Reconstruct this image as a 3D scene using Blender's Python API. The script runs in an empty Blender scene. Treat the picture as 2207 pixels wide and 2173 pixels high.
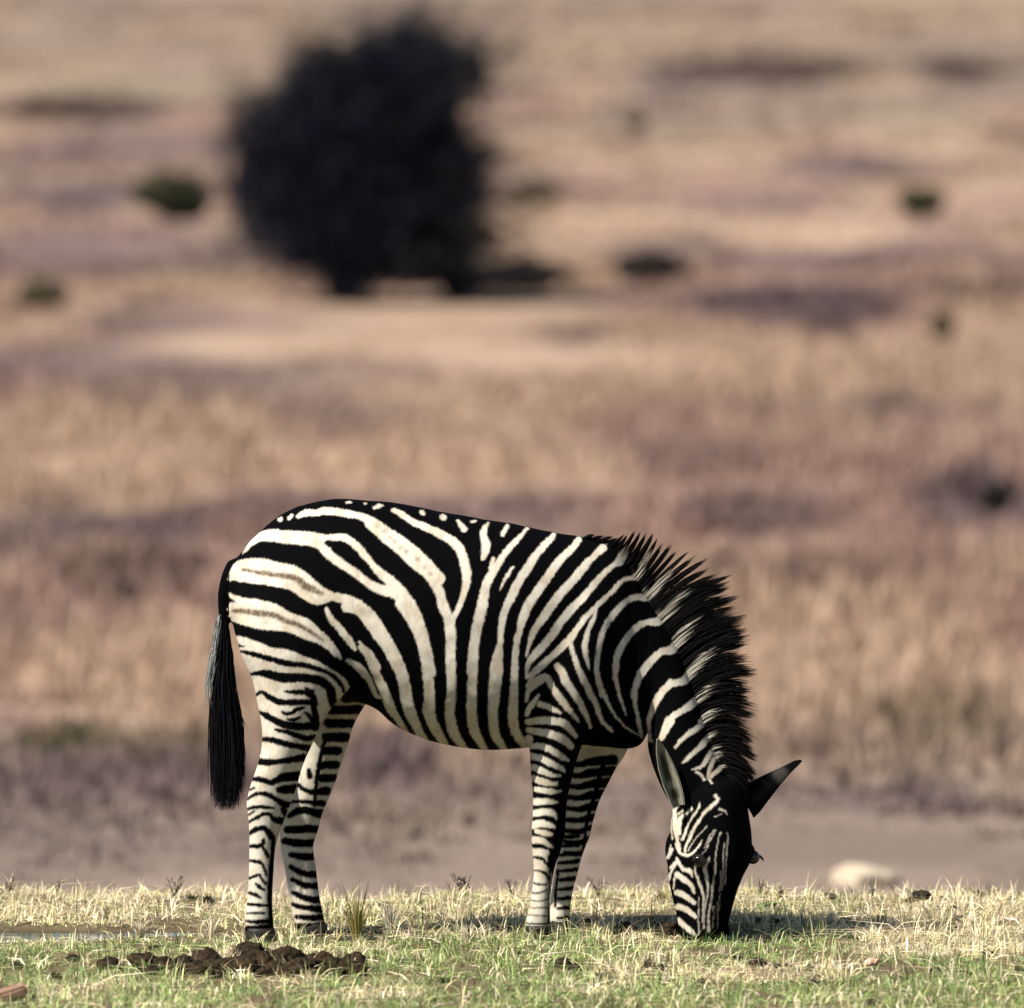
import bpy, bmesh, math
import numpy as np
from mathutils import Vector, Matrix

# ------------------------------------------------------------------ camera, sky, sun, exposure
scene = bpy.context.scene
COL = scene.collection
rng = np.random.default_rng(7)

CAM = (0.0, -35.0, 2.75)
PITCH = math.radians(2.39)
LENS = 415.0
cam_d = bpy.data.cameras.new('camera')
cam = bpy.data.objects.new('camera', cam_d)
COL.objects.link(cam)
cam.location = CAM
cam.rotation_euler = (math.pi / 2 - PITCH, 0, 0)
cam_d.lens = LENS
cam_d.sensor_width = 36
cam_d.sensor_fit = 'HORIZONTAL'
cam_d.clip_start = 0.5
cam_d.clip_end = 6000
cam_d.dof.use_dof = True
cam_d.dof.focus_distance = 34.95
cam_d.dof.aperture_fstop = 4.0
scene.camera = cam

SUN = Vector((-0.56, -0.36, 0.75)).normalized()
world = bpy.data.worlds.new('World')
scene.world = world
world.use_nodes = True
wn = world.node_tree.nodes
sky = wn.new('ShaderNodeTexSky')
sky.sky_type = 'NISHITA'
sky.sun_disc = False
sky.sun_elevation = math.asin(SUN.z)
sky.sun_rotation = math.atan2(SUN.x, SUN.y)
wn['Background'].inputs['Strength'].default_value = 0.05
world.node_tree.links.new(sky.outputs['Color'], wn['Background'].inputs['Color'])
sun_d = bpy.data.lights.new('sun', 'SUN')
sun_d.energy = 5.0
sun_d.angle = math.radians(0.53)
sun_d.color = (1.0, 0.93, 0.82)
sun_o = bpy.data.objects.new('sun', sun_d)
COL.objects.link(sun_o)
sun_o.location = (-30, -15, 25)
sun_o.rotation_euler = (-SUN).to_track_quat('-Z', 'Y').to_euler()
scene.view_settings.view_transform = 'Standard'
scene.view_settings.look = 'None'
scene.view_settings.exposure = 1.2
scene.view_settings.gamma = 1.0
scene.view_settings.use_curve_mapping = False
scene.render.engine = 'CYCLES'
scene.cycles.diffuse_bounces = 2

# ------------------------------------------------------------------ measuring: where a sight line meets the place
FPX = 2207 * LENS / 36.0
CX, CY = 1103.5, 1086.5
SP, CP = math.sin(PITCH), math.cos(PITCH)


def ray(px, py):
    a = (np.asarray(px, float) - CX) / FPX
    b = (np.asarray(py, float) - CY) / FPX
    return a, CP - b * SP, -SP - b * CP


def P3(px, py, Y=0.0):
    a, dy, dz = ray(px, py)
    t = (Y - CAM[1]) / dy
    return np.stack([a * t, np.asarray(Y, float) + 0 * t, CAM[2] + dz * t], -1)


def to_px(x, y, z):
    vy, vz = y - CAM[1], z - CAM[2]
    f = vy * CP - vz * SP
    u = vy * SP + vz * CP
    return CX + FPX * x / f, CY - FPX * u / f


# ------------------------------------------------------------------ small helpers
def hashn(ix, iy, seed):
    n = (ix.astype(np.int64) * 374761393 + iy.astype(np.int64) * 668265263 + seed * 974711) & 0x7fffffff
    n = ((n ^ (n >> 13)) * 1274126177) & 0x7fffffff
    return ((n ^ (n >> 16)) & 0xffff) / 65535.0


def vnoise(x, y, seed=0):
    x = np.asarray(x, float); y = np.asarray(y, float)
    ix, iy = np.floor(x), np.floor(y)
    fx, fy = x - ix, y - iy
    fx = fx * fx * (3 - 2 * fx); fy = fy * fy * (3 - 2 * fy)
    a = hashn(ix, iy, seed); b = hashn(ix + 1, iy, seed)
    c = hashn(ix, iy + 1, seed); d = hashn(ix + 1, iy + 1, seed)
    return (a * (1 - fx) + b * fx) * (1 - fy) + (c * (1 - fx) + d * fx) * fy


def fbm(x, y, seed=0, oct=4):
    s = 0; a = 0.5; t = 0
    for i in range(oct):
        s = s + a * vnoise(x * 2 ** i, y * 2 ** i, seed + i * 17); t += a; a *= 0.5
    return s / t


def smooth(e0, e1, v):
    t = np.clip((v - e0) / (e1 - e0), 0, 1)
    return t * t * (3 - 2 * t)


def link(o, parent=None, label=None, cat=None, group=None, kind=None):
    COL.objects.link(o)
    if parent is not None:
        o.parent = parent
    if label: o['label'] = label
    if cat: o['category'] = cat
    if group: o['group'] = group
    if kind: o['kind'] = kind
    return o


def make_mesh(name, verts, faces_flat, sizes, col=None, mat=None, smooth_sh=True):
    """faces_flat: flat vertex index array; sizes: loops per face."""
    me = bpy.data.meshes.new(name)
    verts = np.asarray(verts, np.float32)
    faces_flat = np.asarray(faces_flat, np.int32)
    sizes = np.asarray(sizes, np.int32)
    me.vertices.add(len(verts)); me.vertices.foreach_set('co', verts.ravel())
    me.loops.add(len(faces_flat)); me.loops.foreach_set('vertex_index', faces_flat)
    st = np.zeros(len(sizes), np.int32); st[1:] = np.cumsum(sizes)[:-1]
    me.polygons.add(len(sizes)); me.polygons.foreach_set('loop_start', st)
    me.update(calc_edges=True)
    me.validate()
    if smooth_sh:
        me.polygons.foreach_set('use_smooth', np.ones(len(me.polygons), bool))
    if col is not None:
        set_col(me, col)
    if mat: me.materials.append(mat)
    return me


def set_col(me, col):
    ca = me.color_attributes.new('Col', 'FLOAT_COLOR', 'POINT')
    c = np.ones((len(me.vertices), 4), np.float32); c[:, :3] = col
    ca.data.foreach_set('color', c.ravel())


def mat_attr(name, rough=0.7, spec=0.2, bump=0.0, bscale=300.0, noise=0.0, nscale=40.0, transl=0.0):
    m = bpy.data.materials.new(name); m.use_nodes = True
    nt = m.node_tree; b = nt.nodes['Principled BSDF']
    b.inputs['Roughness'].default_value = rough
    b.inputs['Specular IOR Level'].default_value = spec
    at = nt.nodes.new('ShaderNodeAttribute'); at.attribute_name = 'Col'
    out = at.outputs['Color']
    if noise > 0:
        tc = nt.nodes.new('ShaderNodeTexCoord')
        nz = nt.nodes.new('ShaderNodeTexNoise'); nz.inputs['Scale'].default_value = nscale; nz.inputs['Detail'].default_value = 4
        nt.links.new(tc.outputs['Object'], nz.inputs['Vector'])
        mr = nt.nodes.new('ShaderNodeMapRange'); mr.inputs['To Min'].default_value = 1 - noise; mr.inputs['To Max'].default_value = 1 + noise
        nt.links.new(nz.outputs['Fac'], mr.inputs['Value'])
        mx = nt.nodes.new('ShaderNodeVectorMath'); mx.operation = 'SCALE'
        nt.links.new(out, mx.inputs[0]); nt.links.new(mr.outputs['Result'], mx.inputs['Scale'])
        out = mx.outputs['Vector']
    nt.links.new(out, b.inputs['Base Color'])
    if bump > 0:
        tc2 = nt.nodes.new('ShaderNodeTexCoord')
        n2 = nt.nodes.new('ShaderNodeTexNoise'); n2.inputs['Scale'].default_value = bscale; n2.inputs['Detail'].default_value = 3
        nt.links.new(tc2.outputs['Object'], n2.inputs['Vector'])
        bp = nt.nodes.new('ShaderNodeBump'); bp.inputs['Strength'].default_value = bump; bp.inputs['Distance'].default_value = 0.004
        nt.links.new(n2.outputs['Fac'], bp.inputs['Height']); nt.links.new(bp.outputs['Normal'], b.inputs['Normal'])
    if transl > 0:
        tr = nt.nodes.new('ShaderNodeBsdfTranslucent'); nt.links.new(out, tr.inputs['Color'])
        mxs = nt.nodes.new('ShaderNodeMixShader'); mxs.inputs['Fac'].default_value = transl
        nt.links.new(b.outputs['BSDF'], mxs.inputs[1]); nt.links.new(tr.outputs['BSDF'], mxs.inputs[2])
        nt.links.new(mxs.outputs['Shader'], nt.nodes['Material Output'].inputs['Surface'])
    return m


def mat_noise(name, c0, c1, scale, rough=0.85, spec=0.2, bump=0.5, bdist=0.01):
    m = bpy.data.materials.new(name); m.use_nodes = True
    nt = m.node_tree; b = nt.nodes['Principled BSDF']
    b.inputs['Roughness'].default_value = rough; b.inputs['Specular IOR Level'].default_value = spec
    tc = nt.nodes.new('ShaderNodeTexCoord')
    nz = nt.nodes.new('ShaderNodeTexNoise'); nz.inputs['Scale'].default_value = scale; nz.inputs['Detail'].default_value = 6
    nt.links.new(tc.outputs['Object'], nz.inputs['Vector'])
    cr = nt.nodes.new('ShaderNodeValToRGB')
    cr.color_ramp.elements[0].position = 0.35; cr.color_ramp.elements[0].color = (*c0, 1)
    cr.color_ramp.elements[1].position = 0.68; cr.color_ramp.elements[1].color = (*c1, 1)
    nt.links.new(nz.outputs['Fac'], cr.inputs['Fac']); nt.links.new(cr.outputs['Color'], b.inputs['Base Color'])
    bp = nt.nodes.new('ShaderNodeBump'); bp.inputs['Strength'].default_value = bump; bp.inputs['Distance'].default_value = bdist
    nt.links.new(nz.outputs['Fac'], bp.inputs['Height']); nt.links.new(bp.outputs['Normal'], b.inputs['Normal'])
    return m


def tubes(paths, radii, sides=3):
    """many tapered tubes: paths (N,K,3), radii (N,K) -> verts, faces_flat, sizes"""
    N, K, _ = paths.shape
    tan = np.gradient(paths, axis=1)
    tan /= np.linalg.norm(tan, axis=2, keepdims=True) + 1e-9
    ref = np.where(np.abs(tan[..., 2:3]) > 0.9, np.array([1.0, 0, 0]), np.array([0, 0, 1.0]))
    a = np.cross(tan, ref); a /= np.linalg.norm(a, axis=2, keepdims=True) + 1e-9
    b = np.cross(tan, a)
    ang = np.arange(sides) * 2 * np.pi / sides
    v = paths[:, :, None, :] + radii[:, :, None, None] * (a[:, :, None, :] * np.cos(ang)[None, None, :, None] + b[:, :, None, :] * np.sin(ang)[None, None, :, None])
    idx = np.arange(N * K * sides).reshape(N, K, sides)
    nx = np.roll(idx, -1, axis=2)
    q = np.stack([idx[:, :-1], nx[:, :-1], nx[:, 1:], idx[:, 1:]], -1).reshape(-1, 4)
    return v.reshape(-1, 3), q.ravel(), np.full(len(q), 4)


def blades(base, tip, mid, width, side):
    """grass blades: quad + tip triangle. base/mid/tip (N,3), width (N,), side unit (N,3)"""
    N = len(base)
    w = side * width[:, None]
    v = np.stack([base - w * .5, base + w * .5, mid + w * .42, mid - w * .42, tip], 1).reshape(-1, 3)
    i = np.arange(N)[:, None] * 5
    q = i + np.array([0, 1, 2, 3]); t = i + np.array([3, 2, 4])
    flat = np.concatenate([q, t], 1).ravel()
    sizes = np.tile([4, 3], N)
    return v, flat, sizes


# ------------------------------------------------------------------ terrain
_D = np.array([-200, 0, 30, 36.75, 37.6, 40, 46, 52, 58, 68, 85, 103, 125, 165, 215, 270, 340, 500, 900, 1500, 2500])
_Z = np.array([-.2, 0, 0, 0.0, -.10, -.9, -1.7, -1.62, -1.53, -1.73, -1.85, -1.73, -1.55, -1.30, -.42, .89, 3.08, 8.9, 26, 44, 60])
_fine = np.linspace(-200, 2500, 27001)
_zf = np.interp(_fine, _D, _Z)
for _r, _lo in ((60, 150), (15, 52)):
    _k = np.ones(_r * 2 + 1) / (_r * 2 + 1)
    _sm = np.convolve(np.pad(_zf, _r, mode='edge'), _k, mode='valid')
    _zf = np.where(_fine > _lo, _sm, _zf)


def furrow(x):
    lf = smooth(-.66, -1.0, x); rt = smooth(.30, .42, x) * smooth(.80, .66, x)
    c = .17 + .10 * lf + .02 * rt + 0.03 * np.sin(x * 2.3 + 1) + 0.02 * np.sin(x * 5.1)
    w = .05 + .16 * lf + .12 * rt + 0.03 * np.sin(x * 3.7 + 2)
    return c, np.maximum(w, .03)


def trough(x, y):
    """narrow puddled furrow that runs past the hooves and the muzzle"""
    c, w = furrow(x)
    return smooth(1.15, 0.8, np.abs(y - c) / w)


def ground(x, y):
    x = np.asarray(x, float); y = np.asarray(y, float)
    d = y - CAM[1]
    crest = (fbm(x * 0.8, y * 0 + 3.3, 5, 3) - .5) * 0.8
    z = np.interp(d - crest * smooth(33, 36, d) * smooth(60, 45, d), _fine, _zf)
    near = smooth(24, 29, d) * smooth(46, 40, d)
    z = z + near * ((fbm(x * 1.6, y * 1.1, 11, 3) - .5) * 0.045 + (fbm(x * 7, y * 4, 12, 2) - .5) * 0.026)
    z = z - near * 0.030 * trough(x, y)
    far = smooth(46, 70, d)
    z = z + far * (fbm(x * .05, y * .03, 21, 3) - .5) * 0.5
    return z


_TT = np.concatenate([np.arange(20, 46, .02), np.arange(46, 1200, .3)])


def hit(px, py):
    """the point of the ground that a sight line meets"""
    a, dy, dz = ray(px, py)
    x, y, z = a * _TT, CAM[1] + dy * _TT, CAM[2] + dz * _TT
    k = int(np.argmax(z <= ground(x, y)))
    return np.array([x[k], y[k], float(ground(x[k], y[k]))])


def grid_terrain():
    ys = np.concatenate([np.linspace(-160, -5, 60), np.linspace(-4.9, 3.5, 169), np.linspace(3.7, 30, 60),
                         np.linspace(31, 330, 150), np.linspace(340, 2400, 60)])
    base = np.concatenate([np.linspace(-1, -.06, 30)**3, np.linspace(-.0525, .0525, 141) , np.linspace(.06, 1, 30)**3])
    base = np.concatenate([-np.geomspace(600, 3.1, 40), np.linspace(-3, 3, 121), np.geomspace(3.1, 600, 40)])
    X, Y = np.meshgrid(base, ys)
    Z = ground(X, Y)
    v = np.stack([X, Y, Z], -1).reshape(-1, 3)
    nx, ny = len(base), len(ys)
    i = np.arange(nx * ny).reshape(ny, nx)
    q = np.stack([i[:-1, :-1], i[:-1, 1:], i[1:, 1:], i[1:, :-1]], -1).reshape(-1, 4)
    return v, q


# colours of the grass that grows on the plain and the hillside
TAN = np.array([.47, .335, .245]); PINKT = np.array([.38, .25, .205]); MAUVE = np.array([.16, .115, .115]); DKB = np.array([.075, .05, .045]); OLIVE = np.array([.095, .075, .045]); GREYT = np.array([.36, .29, .22])
PATCH = [  # where darker or redder grass grows: px, py, half widths, colour, strength
 (200,215,200,28,DKB,.9),(1640,135,230,30,DKB,.8),(2070,135,130,30,DKB,.8),(1480,150,120,25,MAUVE,.6),(180,405,150,40,MAUVE,.8),(1850,340,170,35,MAUVE,.8),(2170,280,60,30,DKB,.7),
 (1700,640,260,45,MAUVE,.9),(2080,610,150,35,DKB,.6),(1790,690,60,35,DKB,.6),(1240,700,90,30,MAUVE,.5),(330,660,170,45,MAUVE,.5),(100,520,110,25,MAUVE,.4),
 (260,1120,190,38,MAUVE,.9),(560,1090,140,30,MAUVE,.6),(100,1090,110,35,MAUVE,.5),(300,1240,200,60,DKB,.55),(1640,1100,160,50,MAUVE,.6),(2110,1090,130,70,MAUVE,.9),(1750,1230,300,55,PINKT*.7,.7),
 (120,1580,130,40,OLIVE,.9),(330,1600,150,35,OLIVE,.7),(200,1680,260,50,MAUVE,.7),(450,1700,200,40,MAUVE,.5),(830,1640,120,60,MAUVE,.8),(1000,1700,200,40,MAUVE,.4),(2020,1560,150,50,OLIVE*1.5,.5),(1960,1710,180,40,MAUVE*.8,.8),(1700,1700,120,45,MAUVE,.6),(1330,1700,120,50,MAUVE,.6),
 (760,880,200,30,MAUVE,.35),(100,760,150,40,MAUVE,.35),(1950,900,180,40,MAUVE,.35),(1500,980,160,35,MAUVE,.4),
 (330,170,280,22,GREYT,.9),(1400,260,300,22,GREYT,.7),(1900,230,260,26,GREYT,.8),
 (1300,460,330,35,TAN*1.15,.9),(1750,480,220,35,TAN*1.2,.9),(1200,310,150,30,TAN*1.1,.7),(700,720,400,35,TAN*1.12,.8),(1500,780,500,45,TAN*1.12,.8),(900,1000,450,50,TAN*1.18,.9),(250,1000,250,45,TAN*1.18,.9),(250,1430,250,55,TAN*1.12,.8),(1750,1450,250,70,TAN*1.12,.9),(1000,1480,300,60,TAN*1.0,.5)]
PW = []
for (px, py, rx, ry, c, st) in PATCH:
    c0 = hit(px, py + 22); a = hit(px, py + 22 - ry); b_ = hit(px, py + 22 + ry)
    PW.append((c0[0], (a[1] + b_[1]) / 2, rx * (c0[1] + 35) / FPX, max((a[1] - b_[1]) / 2, .6), c, st))


def hill_colour(x, y):
    n = fbm(x * .45, y * .10, 501, 4); m_ = fbm(x * .24 + 9, y * .06, 502, 3)
    t = smooth(.36, .62, n)[:, None]
    c = PINKT * (1 - t) + TAN * t
    t2 = smooth(.50, .68, m_)[:, None] * .75
    c = c * (1 - t2) + MAUVE * 1.25 * t2
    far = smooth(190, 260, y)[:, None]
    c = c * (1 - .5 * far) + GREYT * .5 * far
    nr = smooth(44, 26, y)[:, None] * .75
    c = c * (1 - nr) + np.array([.20, .162, .145]) * nr
    for (cx_, cy_, rx, ry, cc, st) in PW:
        u = ((x - cx_) / rx); w_ = ((y - cy_) / ry)
        e = u * u + w_ * w_ + (fbm(x * .9, y * .25, 503, 3) - .5) * 1.0
        k_ = (smooth(1.4, .5, e) * min(1, st * 1.15))[:, None]
        c = c * (1 - k_) + cc * k_
    return c


gv, gq = grid_terrain()
gd = gv[:, 1] - CAM[1]
gx, gy = gv[:, 0], gv[:, 1]
n1 = fbm(gx * 3, gy * 2, 31, 3)[:, None]
soil = np.array([.055, .042, .025]) * (1 - n1) + np.array([.13, .10, .06]) * n1
wet = trough(gx, gy)[:, None] * (smooth(30, 33, gd) * smooth(40, 37, gd))[:, None]
soil = soil * (1 - .6 * wet)
n2 = smooth(.3, .7, fbm(gx * .7, gy * .28, 32, 4))[:, None]
flat_c = np.array([.145, .120, .108]) * (1 - n2) + np.array([.225, .185, .160]) * n2
n3 = fbm(gx * .05, gy * .02, 33, 3)[:, None]
hill_c = hill_colour(gx, gy)
flat_c = flat_c * np.array([.82, .77, .73]); hill_c = hill_c * .52
f1 = smooth(37, 42, gd)[:, None]; f2 = smooth(57, 70, gd)[:, None]
gcol = soil * (1 - f1) + (flat_c * (1 - f2) + hill_c * f2) * f1
M_GROUND = mat_attr('ground_soil', rough=.95, spec=.05, bump=.6, bscale=60, noise=.25, nscale=25)
gme = make_mesh('ground', gv, gq.ravel(), np.full(len(gq), 4), gcol, M_GROUND)
link(bpy.data.objects.new('ground', gme), kind='structure')

# puddle water lying in the furrow
wx = np.linspace(-2.6, 1.05, 240)
wc, ww = furrow(wx)
wv = []
for s_ in (-1.1, -.5, 0, .5, 1.1):
    wv.append(np.stack([wx, wc + s_ * ww, ground(wx, wc) + 0.017 + 0 * wx], -1))
wv = np.stack(wv, 1)
zs = np.convolve(np.pad(wv[:, 0, 2], 30, mode='edge'), np.ones(61) / 61, mode='valid')
wv[:, :, 2] = (zs)[:, None]
i = np.arange(240 * 5).reshape(240, 5)
wq = np.stack([i[:-1, :-1], i[1:, :-1], i[1:, 1:], i[:-1, 1:]], -1).reshape(-1, 4)
M_WATER = bpy.data.materials.new('puddle_water'); M_WATER.use_nodes = True
nt = M_WATER.node_tree; b = nt.nodes['Principled BSDF']
b.inputs['Base Color'].default_value = (.02, .03, .04, 1); b.inputs['Roughness'].default_value = .06; b.inputs['IOR'].default_value = 1.33
nz = nt.nodes.new('ShaderNodeTexNoise'); nz.inputs['Scale'].default_value = 14; bp = nt.nodes.new('ShaderNodeBump')
bp.inputs['Strength'].default_value = .25; bp.inputs['Distance'].default_value = .01
nt.links.new(nz.outputs['Fac'], bp.inputs['Height']); nt.links.new(bp.outputs['Normal'], b.inputs['Normal'])
wme = make_mesh('water', wv.reshape(-1, 3), wq.ravel(), np.full(len(wq), 4), None, M_WATER)
link(bpy.data.objects.new('water', wme), kind='structure')

# ------------------------------------------------------------------ the zebra's coat pattern (traced stripes, in side view)
X0, Y0, W0, H0 = 420, 1030, 1330, 1030
SS = 1.5
gw, gh = int(W0 * SS), int(H0 * SS)
gyy, gxx = np.mgrid[0:gh, 0:gw]
GX = X0 + gxx / SS; GY = Y0 + gyy / SS
# hairy, slightly ragged edges
JX = GX + (vnoise(GX / 2.6, GY / 6, 41) - .5) * 2.6 + (fbm(GX / 16, GY / 16, 42, 2) - .5) * 2.2
JY = GY + (vnoise(GX / 2.6, GY / 6, 43) - .5) * 2.6 + (fbm(GX / 16, GY / 16, 44, 2) - .5) * 2.2


def stroke(layer, pts, frame, val=1.0, soft=1.6, grow=0.0):
    ox, oy, s = frame
    p = np.array(pts, float)
    x = ox + p[:, 0] * s; y = oy + p[:, 1] * s; r = p[:, 2] * s * .5 + grow
    if len(p) == 1:
        x = np.repeat(x, 2); y = np.repeat(y, 2); r = np.repeat(r, 2); x[1] += .01
    # resample along a smooth spline
    if len(p) > 2:
        t = np.arange(len(p)); tt = np.linspace(0, len(p) - 1, (len(p) - 1) * 4 + 1)

        def cr(v):
            e = np.concatenate([[2 * v[0] - v[1]], v, [2 * v[-1] - v[-2]]])
            k = np.minimum(tt.astype(int), len(v) - 2); f = tt - k
            a0, a1, a2, a3 = e[k], e[k + 1], e[k + 2], e[k + 3]
            return .5 * (2 * a1 + (a2 - a0) * f + (2 * a0 - 5 * a1 + 4 * a2 - a3) * f**2 + (3 * a1 - a0 - 3 * a2 + a3) * f**3)
        x, y, r = cr(x), cr(y), np.maximum(np.interp(tt, t, r), .5)
    for k in range(len(x) - 1):
        m = max(r[k], r[k + 1]) + 8
        i0 = max(int((min(x[k], x[k + 1]) - m - X0) * SS), 0); i1 = min(int((max(x[k], x[k + 1]) + m - X0) * SS) + 1, gw)
        j0 = max(int((min(y[k], y[k + 1]) - m - Y0) * SS), 0); j1 = min(int((max(y[k], y[k + 1]) + m - Y0) * SS) + 1, gh)
        if i1 <= i0 or j1 <= j0: continue
        sx = JX[j0:j1, i0:i1]; sy = JY[j0:j1, i0:i1]
        dx, dy = x[k + 1] - x[k], y[k + 1] - y[k]
        L = dx * dx + dy * dy + 1e-9
        t = np.clip(((sx - x[k]) * dx + (sy - y[k]) * dy) / L, 0, 1)
        d = np.hypot(sx - x[k] - t * dx, sy - y[k] - t * dy) - (r[k] + t * (r[k + 1] - r[k]))
        a = np.clip(.5 - d / (2 * soft), 0, 1)
        layer[j0:j1, i0:i1] = np.maximum(layer[j0:j1, i0:i1], a * val)


def poly_fill(layer, pts, frame):
    ox, oy, s = frame
    p = np.array(pts, float); x = ox + p[:, 0] * s; y = oy + p[:, 1] * s
    ins = np.zeros(JX.shape, bool)
    n = len(x)
    for k in range(n):
        x1, y1, x2, y2 = x[k], y[k], x[(k + 1) % n], y[(k + 1) % n]
        c = (y1 > JY) != (y2 > JY)
        ins ^= c & (JX < (x2 - x1) * (JY - y1) / (y2 - y1 + 1e-9) + x1)
    layer[ins] = 1.0


s4 = 400 / 1904
FA = (430, 1040, s4); FB = (800, 1050, s4); FC = (1100, 1100, s4); FD = (1350, 1150, s4)
FE = (1350, 1550, 400 / 1465); FF = (430, 1400, s4); FG = (1050, 1450, s4); FH = (430, 1750, s4)
FI = (740, 1300, 400 / 1934); FK = (1380, 1580, 360 / 1934); FL = (1100, 1823, 600 / 1934)

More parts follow.
